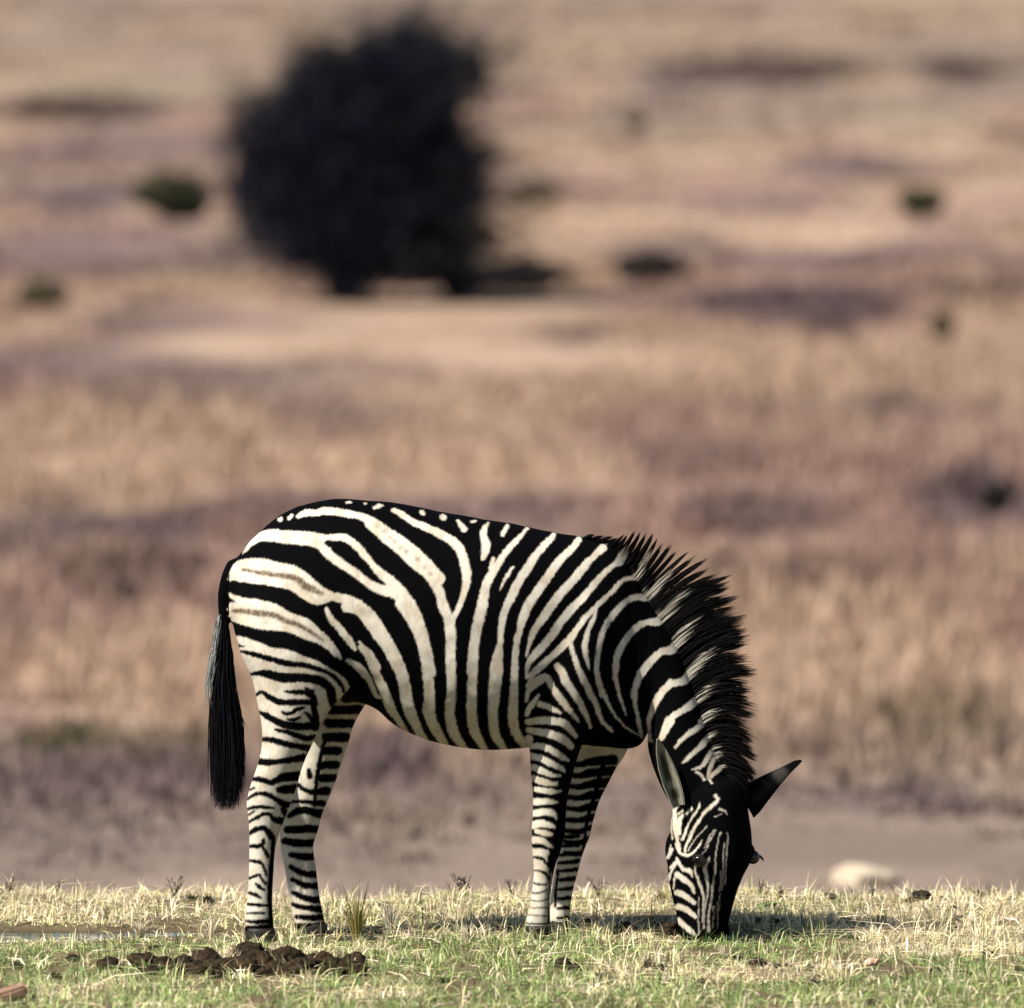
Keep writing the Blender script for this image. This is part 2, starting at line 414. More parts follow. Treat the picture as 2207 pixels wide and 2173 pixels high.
WHITE = [
 # rump
 (FA, [(1010,350,50),(1090,312,80),(1200,312,75),(1300,290,85),(1450,310,85),(1600,335,70),(1700,365,85),(1800,425,110),(1900,505,125),(2040,600,140),(2180,710,145),(2330,850,140),(2460,990,125)]),
 (FB, [(0,370,130),(150,500,145),(300,620,145),(450,770,140),(600,900,125),(700,1080,105),(740,1250,95),(800,1380,95),(820,1500,105),(815,1700,105),(820,1904,105)]),
 (FB, [(230,240,55),(300,270,65),(420,350,75),(600,430,85),(780,520,95),(880,600,105),(940,720,105),(970,850,105),(980,950,95),(960,1060,75),(920,1180,65),(870,1290,65),(820,1380,75)]),
 (FA, [(830,382,55)]), (FA, [(925,365,50),(945,340,45)]), (FA, [(1510,208,30),(1550,205,35)]), (FA, [(1700,215,28)]), (FA, [(1800,260,35),(1850,240,50)]),
 (FB, [(30,212,30),(70,200,45),(110,188,30)]), (FB, [(520,255,55),(530,270,50)]), (FB, [(735,310,75)]), (FB, [(890,345,35),(950,430,75)]), (FB, [(1030,355,30),(1065,350,35)]),
 (FA, [(440,740,14),(520,640,60),(620,560,105),(750,545,125),(900,562,145),(1050,572,145),(1200,592,160),(1290,625,170)]),
 (FA, [(1270,590,90),(1450,560,80),(1560,610,85),(1650,690,85),(1720,780,75),(1800,880,75),(1904,965,90)]),
 (FA, [(1270,680,100),(1350,760,100),(1450,830,95),(1560,900,90),(1650,970,85),(1740,1040,85),(1830,1100,80),(1920,1135,85)]),
 (FB, [(0,785,60),(80,870,100),(180,970,145),(280,1080,165),(370,1200,165),(450,1330,145),(510,1480,125),(560,1650,115),(590,1800,115),(610,1904,115)]),
 (FB, [(0,1000,80),(120,1050,90),(230,1100,90)]),
 (FA, [(330,935,60),(380,860,80),(450,825,80),(600,805,60),(700,825,70),(850,870,85),(960,890,85),(1060,950,85),(1150,1020,80),(1250,1100,75),(1350,1160,85),(1450,1190,100),(1550,1220,110),(1650,1280,120),(1750,1370,125),(1830,1480,120),(1904,1600,115)]),
 (FA, [(305,1000,40),(360,960,90),(420,985,80),(560,1005,70),(700,1030,60),(850,1055,60),(960,1090,60),(1060,1150,70),(1150,1210,70),(1250,1215,80),(1330,1190,60)]),
 (FA, [(440,905,170),(600,920,190),(750,945,190),(900,975,170),(1050,1050,170),(1200,1125,150),(1290,1165,100)]),
 (FA, [(310,1150,40),(400,1205,75),(550,1230,80),(700,1260,80),(820,1310,80),(920,1360,60),(1000,1390,65),(1100,1430,70),(1180,1500,70),(1250,1570,80),(1330,1650,80),(1400,1740,70),(1450,1810,30)]),
 (FA, [(345,1310,170),(450,1325,190),(700,1365,190),(870,1415,165),(1000,1460,120),(1100,1510,110),(1200,1570,90),(1300,1650,70)]),
 (FA, [(345,1400,60),(450,1420,95),(600,1460,90),(750,1475,85),(870,1490,80),(1000,1540,65),(1100,1590,55),(1200,1620,55),(1300,1675,55),(1400,1770,50)]),
 (FA, [(380,1600,60),(480,1640,100),(600,1680,85),(720,1735,100),(850,1755,105),(960,1785,95),(1080,1830,85),(1200,1870,80),(1290,1920,70)]),
 (FF, [(1290,200,70),(1400,260,55),(1480,320,50),(1520,380,40)]),
 (FA, [(1305,1300,45),(1350,1400,68),(1430,1490,75),(1500,1580,78),(1560,1660,75),(1600,1715,40)]),
 (FA, [(1640,1640,35),(1720,1720,55),(1780,1800,60),(1830,1904,70)]),
 (FA, [(1510,1820,30),(1600,1890,50)]), (FF, [(1510,110,40),(1600,170,60),(1680,260,55),(1750,340,45),(1800,420,40)]),
 # flank and belly
 (FI, [(180,460,65),(260,560,80),(320,680,90),(370,800,100),(420,900,110),(460,1010,110),(510,1120,100),(570,1220,75),(640,1320,50),(700,1420,40)]),
 (FI, [(50,590,35),(150,650,60),(230,730,55),(290,850,60),(340,960,55),(380,980,35)]),
 (FI, [(30,40,110),(170,65,140),(270,170,155),(370,320,145),(470,450,145),(540,580,145),(600,720,130),(640,860,130),(660,1000,130),(690,1120,130),(740,1240,110),(810,1380,90),(880,1480,70)]),
 (FI, [(620,0,165),(700,110,165),(770,230,155),(820,380,140),(850,520,125),(870,680,115),(890,850,115),(900,1000,120),(890,1130,140),(930,1250,120),(980,1350,110),(1050,1460,80),(1110,1540,70)]),
 (FI, [(1050,0,90),(1080,120,95),(1110,250,115),(1120,400,105),(1115,550,110),(1120,700,110),(1130,850,100),(1120,1000,110),(1110,1120,110),(1120,1250,120),(1160,1370,110),(1230,1480,80),(1290,1560,70)]),
 (FI, [(1460,0,105),(1430,130,105),(1400,260,105),(1370,400,100),(1350,550,115),(1350,700,105),(1340,850,105),(1340,1000,110),(1335,1120,110),(1345,1250,110),(1380,1370,100),(1440,1470,80),(1500,1560,70)]),
 (FI, [(1720,0,80),(1670,130,65),(1640,280,60),(1630,430,65),(1600,580,115),(1590,720,135),(1580,850,140),(1570,980,130),(1560,1110,110),(1560,1240,110),(1580,1370,110),(1650,1480,80),(1690,1560,70)]),
 (FI, [(1900,60,75),(1850,220,65),(1810,370,60),(1790,520,65),(1790,680,75),(1780,830,85),(1780,960,95),(1770,1100,110),(1770,1230,110),(1800,1350,100),(1870,1460,80),(1900,1540,70)]),
 # barrel and back
 (FB, [(1600,425,40),(1520,520,55),(1420,620,75),(1320,760,75),(1240,880,95),(1180,1010,98),(1150,1150,105),(1110,1300,105),(1080,1450,105),(1060,1600,105),(1040,1750,105),(1030,1904,105)]),
 (FB, [(1250,735,50),(1230,830,65)]),
 (FB, [(1205,365,30),(1165,420,65),(1150,500,85),(1180,580,95),(1170,660,88),(1150,730,50)]),
 (FB, [(1395,400,45),(1350,485,55)]), (FB, [(1450,820,34),(1400,900,45),(1350,990,35),(1320,1060,14)]),
 (FB, [(1880,490,55),(1780,590,78),(1680,710,88),(1600,840,98),(1520,960,95),(1450,1100,95),(1390,1220,88),(1350,1340,78),(1330,1500,70),(1320,1650,62),(1310,1800,90),(1300,1904,115)]),
 (FC, [(700,305,75),(650,370,75),(500,520,85),(400,660,98),(300,800,98),(200,950,105),(130,1100,95),(90,1250,70),(60,1400,68),(45,1550,68),(35,1700,68),(30,1904,68)]),
 (FC, [(950,385,90),(850,475,70),(740,600,95),(640,720,90),(520,850,98),(420,980,98),(330,1110,90),(250,1230,80),(210,1330,58),(180,1420,38),(165,1500,26)]),
 (FC, [(1150,440,90),(1120,520,95),(1050,570,55),(950,655,68),(850,770,78),(740,900,78),(620,1020,90),(520,1140,90),(420,1290,90),(310,1420,88),(220,1520,80),(175,1620,50),(165,1720,34)]),
 (FC, [(1400,470,50),(1350,590,75),(1310,670,80),(1240,700,55),(1150,720,45),(1060,820,55),(960,910,55),(870,1000,55),(770,1100,65),(690,1210,65),(600,1330,85),(480,1450,80),(370,1550,80),(270,1640,80),(190,1710,60)]),
 (FC, [(880,1010,35),(850,1120,48),(800,1230,58),(770,1350,68),(770,1450,68),(790,1550,48),(805,1630,16)]),
 (FC, [(620,1370,45),(650,1490,58),(690,1600,60),(740,1720,68),(800,1840,70),(830,1904,75)]),
 (FC, [(1640,640,45),(1540,740,80),(1450,860,100),(1380,895,85),(1300,890,70),(1200,930,65),(1120,1000,75),(1040,1090,75),(970,1210,68),(930,1320,60),(910,1430,58),(890,1550,58),(890,1680,58),(910,1780,58),(940,1904,48)]),
 (FC, [(1770,850,50),(1690,940,90),(1600,1060,100),(1510,1145,90),(1400,1150,65),(1300,1200,78),(1220,1280,75),(1150,1380,75),(1100,1480,78),(1080,1590,78),(1080,1700,58),(1100,1800,38),(1110,1904,28)]),
 (FC, [(1860,1130,60),(1790,1230,100),(1720,1350,105),(1650,1430,100),(1550,1450,75),(1470,1520,78),(1390,1610,88),(1320,1720,78),(1280,1830,68),(1260,1904,58)]),
 (FC, [(480,1600,75),(520,1650,85),(570,1740,78),(620,1830,78),(670,1904,75)]),
 (FC, [(180,1800,58),(250,1750,68),(340,1710,68),(390,1715,58),(410,1780,68),(450,1850,70),(500,1910,70)]),
 # neck
 (FD, [(820,1230,60),(760,1300,100),(680,1400,105),(610,1495,95),(540,1525,80),(470,1545,70),(400,1590,78),(330,1680,78),(270,1790,75),(235,1904,58)]),
 (FD, [(870,1550,60),(780,1660,105),(690,1740,88),(600,1800,78),(520,1850,68),(430,1910,68)]),
 (FD, [(900,1810,55),(830,1870,78),(770,1930,70)]),
 (FE, [(85,0,26),(100,60,28),(130,140,14)]), (FE, [(170,0,30),(178,80,28),(200,180,14)]), (FE, [(330,0,48),(300,60,40),(275,140,38)]),
 (FE, [(680,-30,50),(640,10,55),(580,60,48),(500,110,48),(430,170,38),(385,225,26)]),
 (FK, [(800,30,65),(720,130,78),(640,210,58),(560,280,58),(500,340,36)]),
 (FK, [(860,170,55),(800,260,68),(740,350,55),(690,400,46),(600,420,26)]),
 (FK, [(900,230,50),(840,330,58),(800,440,55),(790,520,36),(830,580,24)]),
 (FK, [(970,360,50),(890,440,58),(820,500,55)]), (FK, [(640,450,34),(700,480,36),(740,540,36)]),
 # shoulder and foreleg
 (FG, [(400,290,36),(420,200,58),(480,130,75),(560,80,75),(620,55,65)]), (FG, [(620,55,65),(700,200,78),(770,290,78),(830,370,68),(900,450,45),(940,500,22)]),
 (FG, [(430,90,40),(480,30,45)]),
 (FG, [(405,430,50),(440,350,70),(480,300,58),(530,230,32)]), (FG, [(540,320,68),(620,350,68),(700,390,55),(750,412,32)]),
 (FG, [(760,0,58),(800,100,70),(870,190,78),(940,290,75),(990,380,65),(1030,470,55),(1060,560,36)]),
 (FG, [(960,0,68),(1010,110,70),(1060,220,75),(1110,310,65),(1150,420,55),(1200,520,45),(1280,600,36)]),
 (FG, [(1130,20,58),(1160,130,58),(1210,240,48),(1260,350,36),(1330,460,28),(1420,560,26),(1560,640,18)]),
 (FG, [(1310,50,55),(1340,170,38),(1380,300,36),(1420,430,24)]),
 (FG, [(1575,0,75),(1530,100,58),(1510,220,58),(1520,340,46),(1550,450,38),(1570,560,45),(1590,660,36)]),
 (FG, [(1880,90,58),(1780,200,58),(1710,320,65),(1670,450,48),(1660,580,38),(1670,700,26)]),
 (FG, [(1890,500,75),(1830,600,58),(1790,680,46)]),
 # face
 (FK, [(870,720,45),(895,780,45),(820,850,55),(740,930,38),(680,1020,45),(620,1110,45),(580,1200,45),(530,1300,36),(510,1380,36)]),
 (FK, [(690,800,16),(670,870,28),(610,960,28),(560,1050,28),(520,1150,46),(480,1230,36)]),
 (FK, [(590,870,36),(540,920,38),(470,980,55),(440,1060,75),(440,1150,68)]),
 (FK, [(430,720,65),(430,820,58),(400,900,58),(400,1000,68),(400,1120,58),(430,1250,46),(450,1350,46)]),
 (FK, [(490,900,26),(440,940,26)]), (FK, [(770,1080,12),(680,1180,16),(600,1280,18),(550,1360,18)]),
 (FK, [(720,1240,16),(640,1350,28),(560,1410,38),(460,1390,38),(410,1280,28)]), (FK, [(800,1230,8),(740,1330,10)]),
 (FK, [(730,1380,14),(690,1450,22),(640,1500,22)]), (FK, [(920,880,34),(980,900,28),(1010,940,16)]), (FK, [(860,970,14),(940,940,16)]),
 (FK, [(360,1300,26),(340,1370,26),(310,1450,36)]), (FK, [(420,1480,36),(350,1560,36)]), (FK, [(330,740,26),(345,900,26),(360,1100,22),(370,1230,22)]),
 (FE, [(400,1100,22),(440,1180,36),(500,1200,38),(520,1240,18)]),
 (FE, [(360,1030,26),(330,1100,18)]), (FE, [(400,1130,28),(360,1190,24),(330,1270,28)]), (FE, [(380,1250,18),(370,1340,18)]),
 (FE, [(400,1230,55),(460,1270,48),(510,1310,38),(535,1370,24)]), (FE, [(405,1370,58),(470,1400,50),(535,1450,38)]),
 (FE, [(410,1480,58),(480,1510,50),(545,1560,36)]), (FE, [(415,1590,48),(480,1650,50),(535,1700,40)]),
 (FE, [(550,1140,12),(540,1200,18),(570,1280,24),(600,1360,22),(610,1450,18),(600,1600,13)]),
 (FE, [(650,1100,22),(620,1180,38),(640,1280,28),(640,1380,18),(620,1500,13),(610,1650,10)]),
 (FE, [(700,1100,10),(700,1200,16),(680,1320,20),(670,1440,18),(650,1560,18),(650,1680,26)]),
 (FE, [(722,1440,7),(720,1650,7)]), (FE, [(692,1480,7),(682,1650,7)]), (FE, [(570,1400,9),(570,1700,9)]), (FE, [(745,1200,6),(735,1500,6)]), (FE, [(770,980,9),(765,1150,8),(752,1350,7)]), (FE, [(700,880,9),(660,960,10),(620,1050,10)]), (FE, [(740,900,8),(715,1000,10),(705,1090,8)]), (FE, [(800,900,7),(790,1100,7),(775,1300,6)]), (FK, [(940,1150,22),(920,1190,18)]), (FK, [(850,1120,10),(800,1200,11),(760,1290,10)]),
]
NEAR_FORE = [
 (FG, [(420,505,72),(550,490,82),(700,500,82),(790,520,82),(850,580,75),(910,650,50)]),
 (FG, [(430,590,65),(550,610,82),(680,640,90),(790,690,90),(860,760,70)]),
 (FG, [(430,680,90),(440,745,60),(520,752,70),(600,770,75),(700,820,75),(780,870,65),(830,900,32)]),
 (FG, [(440,850,75),(550,880,75),(650,930,75),(760,980,55),(800,1010,24)]),
 (FG, [(440,965,75),(550,1000,75),(650,1050,55),(750,1060,32)]),
 (FG, [(460,1080,68),(550,1110,75),(650,1140,58),(710,1140,45)]),
 (FG, [(460,1195,55),(560,1200,65),(650,1220,65),(760,1215,26)]),
 (FG, [(470,1325,75),(600,1320,75),(720,1330,36)]),
 (FG, [(470,1440,75),(600,1430,85),(680,1450,58),(710,1500,26)]),
 (FG, [(460,1570,85),(560,1550,85),(660,1570,58),(700,1590,26)]),
 (FG, [(500,1625,48),(600,1650,65),(670,1660,36)]),
 (FG, [(450,1715,78),(560,1720,75),(640,1770,48),(670,1790,26)]),
 (FG, [(450,1830,68),(560,1840,78),(620,1850,48)]),
 (FG, [(440,1100,24),(445,1300,20),(440,1500,20),(440,1800,26)]),
]
BROWN = [
 (FA, [(440,895,30),(600,920,52),(750,945,55),(900,965,58),(1000,990,65),(1080,1060,75),(1180,1110,65),(1250,1140,40)]),
 (FA, [(340,1320,30),(450,1320,55),(600,1340,62),(750,1360,58),(870,1410,56),(1000,1460,52),(1100,1510,46),(1180,1560,36),(1260,1620,20)]),
]
SPECK = [(FB, [(x_, y_, 46)]) for x_, y_ in ((60,400),(130,450),(190,520),(240,560),(300,620),(360,660),(470,740),(550,830),(610,890))]
BLACK_TOP = [(FA, [(1310,620,55),(1400,650,105),(1550,730,115),(1700,880,95),(1800,970,55),(1900,1045,30)])]
NEAR_HIND_POLY = (FF, [(300,20),(430,-20),(560,-30),(900,60),(1100,80),(1250,160),(1360,230),(1440,290),(1540,380),(1390,600),(1250,770),(1190,930),(1100,1060),(1050,1400),(1000,1700),(850,1904),(850,3100),(300,3100)])
NEAR_HIND = [
 (FF, [(430,20,26),(560,50,48),(700,90,58),(830,125,58),(950,150,58),(1080,160,58),(1200,200,48),(1300,230,40),(1400,300,42),(1450,360,42),(1480,430,34)]),
 (FF, [(500,262,26),(600,242,48),(700,252,85),(850,290,95),(1000,290,95),(1130,300,88),(1250,330,98),(1330,390,90),(1350,460,90),(1375,570,80)]),
 (FF, [(590,460,34),(640,437,36),(720,490,58),(820,540,65),(950,545,68),(1080,540,58),(1150,560,58),(1180,640,68),(1200,740,68),(1190,800,80)]),
 (FF, [(880,430,24),(980,440,46),(1080,440,55),(1160,480,68),(1190,560,60)]), (FF, [(1100,400,34),(1160,435,46)]),
 (FF, [(850,640,22),(890,660,44),(950,650,34),(1000,615,46),(1070,600,30)]), (FF, [(900,715,20),(960,725,44),(1030,700,24)]), (FF, [(1090,650,22),(1130,690,40),(1165,740,50)]),
 (FF, [(610,640,24),(700,690,65),(800,740,75),(900,780,85),(1050,790,78),(1180,780,85)]),
 (FF, [(780,820,22),(850,840,34),(920,850,52),(1000,880,58),(1100,910,60),(1180,900,50)]),
 (FF, [(640,920,50),(750,930,58),(850,960,65),(950,985,58),(1050,1000,68),(1120,1010,70)]),
 (FF, [(600,1150,66),(720,1155,68),(830,1150,58),(950,1130,60),(1060,1110,85)]),
 (FF, [(545,1330,44),(650,1340,56),(730,1370,56),(800,1340,65),(880,1310,98),(1010,1300,105)]),
 (FF, [(490,1535,24),(560,1490,36),(630,1480,38),(720,1500,56),(790,1540,48),(850,1580,68),(930,1590,65)]),
 (FF, [(810,1440,55),(860,1440,88),(970,1430,100)]), (FF, [(515,1440,20),(560,1420,20)]),
 (FF, [(490,1640,24),(560,1620,36),(650,1615,38),(760,1630,24)]), (FF, [(500,1700,15),(560,1660,20)]),
 (FF, [(510,1770,26),(580,1730,36),(650,1690,38),(720,1690,38),(760,1740,50),(850,1760,85)]), (FF, [(860,1640,70),(900,1700,70)]),
 (FH, [(510,225,36),(580,180,48),(650,165,55),(700,200,58),(740,260,70)]),
 (FH, [(510,350,36),(600,350,46),(650,330,38),(660,290,36)]), (FH, [(650,350,30),(670,400,36),(700,460,34)]),
 (FH, [(510,500,26),(590,515,36),(640,530,38),(670,590,32),(690,650,24)]),
 (FH, [(510,680,32),(570,665,32),(610,650,22),(640,690,28),(680,740,32)]), (FH, [(580,740,26),(620,770,36),(660,800,26)]),
 (FH, [(510,830,26),(570,850,42),(630,880,26)]), (FH, [(490,950,32),(600,955,36),(700,960,28)]),
 (FH, [(470,1040,12),(560,1040,22),(660,1040,26)]), (FH, [(470,1120,24),(600,1130,46),(710,1120,55)]),
 (FH, [(460,1220,90),(600,1210,100),(740,1200,100)]), (FH, [(460,1300,90),(740,1300,110)]),
 (FH, [(760,260,40),(745,500,50),(725,800,45),(735,1200,50)]),  # dark front margin of the cannon: its shaded side painted in
]
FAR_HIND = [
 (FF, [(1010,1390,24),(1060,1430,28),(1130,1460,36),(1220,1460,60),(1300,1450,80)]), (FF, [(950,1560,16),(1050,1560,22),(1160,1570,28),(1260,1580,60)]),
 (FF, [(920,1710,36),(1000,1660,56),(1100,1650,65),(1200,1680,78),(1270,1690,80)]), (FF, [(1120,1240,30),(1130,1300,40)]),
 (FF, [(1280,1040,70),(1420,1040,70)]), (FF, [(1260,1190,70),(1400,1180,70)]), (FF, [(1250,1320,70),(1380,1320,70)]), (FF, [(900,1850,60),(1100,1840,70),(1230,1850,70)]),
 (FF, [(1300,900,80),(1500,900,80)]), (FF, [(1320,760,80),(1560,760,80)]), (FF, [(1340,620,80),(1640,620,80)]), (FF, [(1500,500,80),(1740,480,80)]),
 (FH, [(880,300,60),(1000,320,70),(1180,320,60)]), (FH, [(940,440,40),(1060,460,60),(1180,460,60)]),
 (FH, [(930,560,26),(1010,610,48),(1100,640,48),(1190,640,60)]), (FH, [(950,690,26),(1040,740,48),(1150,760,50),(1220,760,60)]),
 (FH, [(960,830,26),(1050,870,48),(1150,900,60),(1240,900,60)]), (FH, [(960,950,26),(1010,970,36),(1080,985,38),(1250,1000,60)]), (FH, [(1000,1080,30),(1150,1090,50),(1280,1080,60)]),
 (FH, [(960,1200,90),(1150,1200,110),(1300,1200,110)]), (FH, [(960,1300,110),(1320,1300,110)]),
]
NEAR_FORE_POLY = (FL, [(60,30),(262,30),(262,120),(285,200),(280,350),(285,560),(60,560)])
NEAR_FORE_LOW = [
 (FL, [(130,78,10),(190,82,20),(230,95,24),(265,140,24)]), (FL, [(150,172,10),(200,172,14),(245,195,26),(265,230,20)]),
 (FL, [(140,250,10),(190,268,16),(250,268,14)]), (FL, [(140,325,12),(190,330,14),(235,318,12),(260,300,12)]), (FL, [(130,375,8),(200,385,9),(260,370,10)]),
 (FL, [(120,425,8),(200,432,9),(270,430,12)]), (FL, [(110,480,8),(190,485,9),(270,490,12)]), (FL, [(100,540,14),(200,545,16),(280,540,20)]),
 (FL, [(268,60,18),(272,250,14),(262,400,12),(268,540,16)]),  # shade along the foreleg's front edge, painted as a dark line
]
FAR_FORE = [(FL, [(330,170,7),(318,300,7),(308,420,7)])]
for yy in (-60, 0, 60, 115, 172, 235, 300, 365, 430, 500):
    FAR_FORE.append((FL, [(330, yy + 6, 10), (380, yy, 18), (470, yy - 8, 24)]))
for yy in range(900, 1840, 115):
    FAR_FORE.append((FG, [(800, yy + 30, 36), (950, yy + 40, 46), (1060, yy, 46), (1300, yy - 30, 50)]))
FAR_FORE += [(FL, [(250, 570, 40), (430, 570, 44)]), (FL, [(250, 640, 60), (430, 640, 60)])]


def blank():
    return np.zeros((gh, gw))


base_w = blank()
for fr, p in WHITE: stroke(base_w, p, fr, grow=-.9)
blk = blank()
for fr, p in BLACK_TOP: stroke(blk, p, fr)
base_w *= 1 - blk
brown = blank()
for fr, p in BROWN: stroke(brown, p, fr, soft=3)
for fr, p in SPECK: stroke(brown, p, fr, val=.5, soft=4)
nearw = base_w.copy()
lay = blank(); poly_fill(lay, NEAR_HIND_POLY[1], NEAR_HIND_POLY[0]); nearw = np.maximum(nearw, lay)
blk = blank()
for fr, p in NEAR_HIND: stroke(blk, p, fr, grow=.7)
nearw = nearw * (1 - blk)
for fr, p in NEAR_FORE: stroke(nearw, p, fr, grow=-.8)
lay = blank(); poly_fill(lay, NEAR_FORE_POLY[1], NEAR_FORE_POLY[0])
blk = blank()
for fr, p in NEAR_FORE_LOW: stroke(blk, p, fr)
m = lay > 0
nearw[m] = (1 - blk)[m]
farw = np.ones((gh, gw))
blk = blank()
for fr, p in FAR_HIND: stroke(blk, p, fr, grow=2.2)  # far-leg stripes widened to paint the legs' shade into the coat
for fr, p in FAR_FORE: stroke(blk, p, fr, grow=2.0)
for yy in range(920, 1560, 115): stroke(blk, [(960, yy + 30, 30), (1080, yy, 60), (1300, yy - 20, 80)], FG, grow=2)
stroke(blk, [(1190, 930, 60), (1120, 1200, 60), (1030, 1500, 40), (980, 1850, 30)], FG)  # long dark strokes add to the shade painted on the far legs
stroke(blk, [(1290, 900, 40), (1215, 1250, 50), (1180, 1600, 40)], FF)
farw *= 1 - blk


def samp(layer, px, py):
    u = np.clip((px - X0) * SS, 0, gw - 2); v = np.clip((py - Y0) * SS, 0, gh - 2)
    i = u.astype(int); j = v.astype(int); fu = u - i; fv = v - j
    return (layer[j, i] * (1 - fu) + layer[j, i + 1] * fu) * (1 - fv) + (layer[j + 1, i] * (1 - fu) + layer[j + 1, i + 1] * fu) * fv


C_BLACK = np.array([.0016, .0016, .0020]); C_WHITE = np.array([.435, .405, .345]); C_BROWN = np.array([.085, .062, .042])


def coat(x, y, z):
    ys = -np.abs(y)
    px, py = to_px(x, ys, z)
    w = samp(nearw, px, py); bw = samp(brown, px, py)
    pxr, pyr = to_px(x, y, z)
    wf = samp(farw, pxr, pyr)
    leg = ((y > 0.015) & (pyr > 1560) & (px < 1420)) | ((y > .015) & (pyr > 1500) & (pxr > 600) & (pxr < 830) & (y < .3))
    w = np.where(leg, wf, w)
    dirt = fbm(px / 22, py / 40, 51, 4); dirt2 = .5 * vnoise(px / 5, py / 9, 52) + .5 * vnoise(px / 2.4 + py / 9, py / 8 - px / 12, 54)
    wc = C_WHITE[None] * (1 - .20 * smooth(.42, .75, dirt)[:, None] * np.array([.75, 1.0, 1.3])) * (0.84 + .30 * dirt2)[:, None]
    low = smooth(1560, 1640, py)[:, None] * .0
    c = C_BLACK[None] * (1 - w[:, None]) + wc * w[:, None]
    bw = (bw * (.7 + .5 * vnoise(px / 4, py / 6, 53)) * np.clip(w, 0, 1)).clip(0, 1)[:, None]
    return c * (1 - bw) + C_BROWN * bw


# ------------------------------------------------------------------ the zebra's body
def ring_loft(centers, ax_a, ax_b, ra, rb, n=28, expo=2.0):
    """closed loft; centers (K,3); ax_a, ax_b unit (K,3); radii (K,)"""
    K = len(centers)
    th = np.arange(n) * 2 * np.pi / n
    c, s = np.cos(th), np.sin(th)
    e = 2 / expo
    cc = np.sign(c) * np.abs(c)**e; sc = np.sign(s) * np.abs(s)**e
    v = centers[:, None] + ax_a[:, None] * (ra[:, None] * cc[None])[..., None] + ax_b[:, None] * (rb[:, None] * sc[None])[..., None]
    v = v.reshape(-1, 3)
    f = []
    for k in range(K - 1):
        for j in range(n):
            a = k * n + j; b_ = k * n + (j + 1) % n
            f.append((a, b_, b_ + n, a + n))
    f.append(tuple(range(n - 1, -1, -1))); f.append(tuple(range((K - 1) * n, K * n)))
    return v, f


def resamp(a, m=5):
    """catmull-rom through rows of a"""
    a = np.asarray(a, float); n = len(a)
    e = np.vstack([2 * a[0] - a[1], a, 2 * a[-1] - a[-2]])
    tt = np.linspace(0, n - 1, (n - 1) * m + 1)
    k = np.minimum(tt.astype(int), n - 2); f = (tt - k)[:, None]
    a0, a1, a2, a3 = e[k], e[k + 1], e[k + 2], e[k + 3]
    return .5 * (2 * a1 + (a2 - a0) * f + (2 * a0 - 5 * a1 + 4 * a2 - a3) * f**2 + (3 * a1 - a0 - 3 * a2 + a3) * f**3)


parts_v, parts_f = [], []
voff = 0


def add_part(v, f):
    global voff
    parts_v.append(v); parts_f.extend([tuple(i + voff for i in t) for t in f]); voff += len(v)


EX = np.array([1.0, 0, 0]); EY = np.array([0, 1.0, 0]); EZ = np.array([0, 0, 1.0])
# trunk
T = resamp([(498,1225,1330,.06),(510,1203,1380,.10),(530,1178,1420,.145),(560,1147,1450,.185),(610,1108,1480,.222),(660,1087,1495,.245),(724,1076,1505,.265),(800,1081,1523,.285),(850,1086,1562,.30),
            (913,1095,1592,.315),(981,1108,1609,.32),(1050,1122,1617,.315),(1130,1136,1612,.295),(1200,1148,1606,.26),(1262,1159,1606,.225),(1320,1178,1612,.19),(1355,1220,1614,.16),(1382,1300,1604,.11),(1398,1390,1570,.055)])
top = P3(T[:, 0], T[:, 1]); bot = P3(T[:, 0], T[:, 2])
K = len(T)
v, f = ring_loft((top + bot) / 2, np.tile(EY, (K, 1)), np.tile(EZ, (K, 1)), T[:, 3], (top[:, 2] - bot[:, 2]) / 2, 40, 2.15)
add_part(v, f)
# neck
Nk = resamp([(1290,1600,1255,1165,.185,0),(1355,1600,1325,1178,.155,-.005),(1390,1580,1390,1275,.125,-.015),(1399,1570,1436,1345,.11,-.03),(1398,1586,1474,1420,.10,-.05),(1396,1606,1498,1490,.094,-.07),
             (1403,1640,1518,1555,.09,-.085),(1422,1690,1545,1625,.088,-.095),(1445,1735,1580,1680,.085,-.10)])
lo_ = P3(Nk[:, 0], Nk[:, 1], Nk[:, 5]); hi_ = P3(Nk[:, 2], Nk[:, 3], Nk[:, 5])
ax = hi_ - lo_; ln = np.linalg.norm(ax, axis=1); ax /= ln[:, None]
v, f = ring_loft((lo_ + hi_) / 2, ax, np.tile(EY, (len(Nk), 1)), ln / 2, Nk[:, 4], 36, 2.1)
add_part(v, f)
# head: hangs down, forehead turned towards the viewer's side
HA = math.radians(50)
HU = np.array([math.cos(HA), -math.sin(HA), 0.0]); HV = np.array([math.sin(HA), math.cos(HA), 0.0])
HY = -.11
Hd = resamp([(1675,1533,.055,.06),(1690,1532,.078,.095),(1720,1531,.092,.115),(1760,1531,.099,.125),(1800,1532,.104,.132),(1850,1529,.104,.137),(1885,1521,.092,.126),(1920,1517,.08,.112),(1960,1516,.068,.096),(1990,1516,.062,.084),(2010,1516,.060,.079),(2024,1516,.054,.070),(2032,1516,.038,.05)])
hc = P3(Hd[:, 1], Hd[:, 0], HY)
v, f = ring_loft(hc, np.tile(HU, (len(Hd), 1)), np.tile(HV, (len(Hd), 1)), Hd[:, 3], Hd[:, 2], 36, 2.25)
add_part(v, f)


def blob(c, rx, n=12):
    ks = np.linspace(-1, 1, 9); ks[0] = -.98; ks[-1] = .98
    cs = np.array([c + EZ * rx[2] * k for k in ks]); rr = np.sqrt(1 - ks**2)
    add_part(*ring_loft(cs, np.tile(HU, (9, 1)), np.tile(HV, (9, 1)), rx[0] * rr, rx[1] * rr, n))


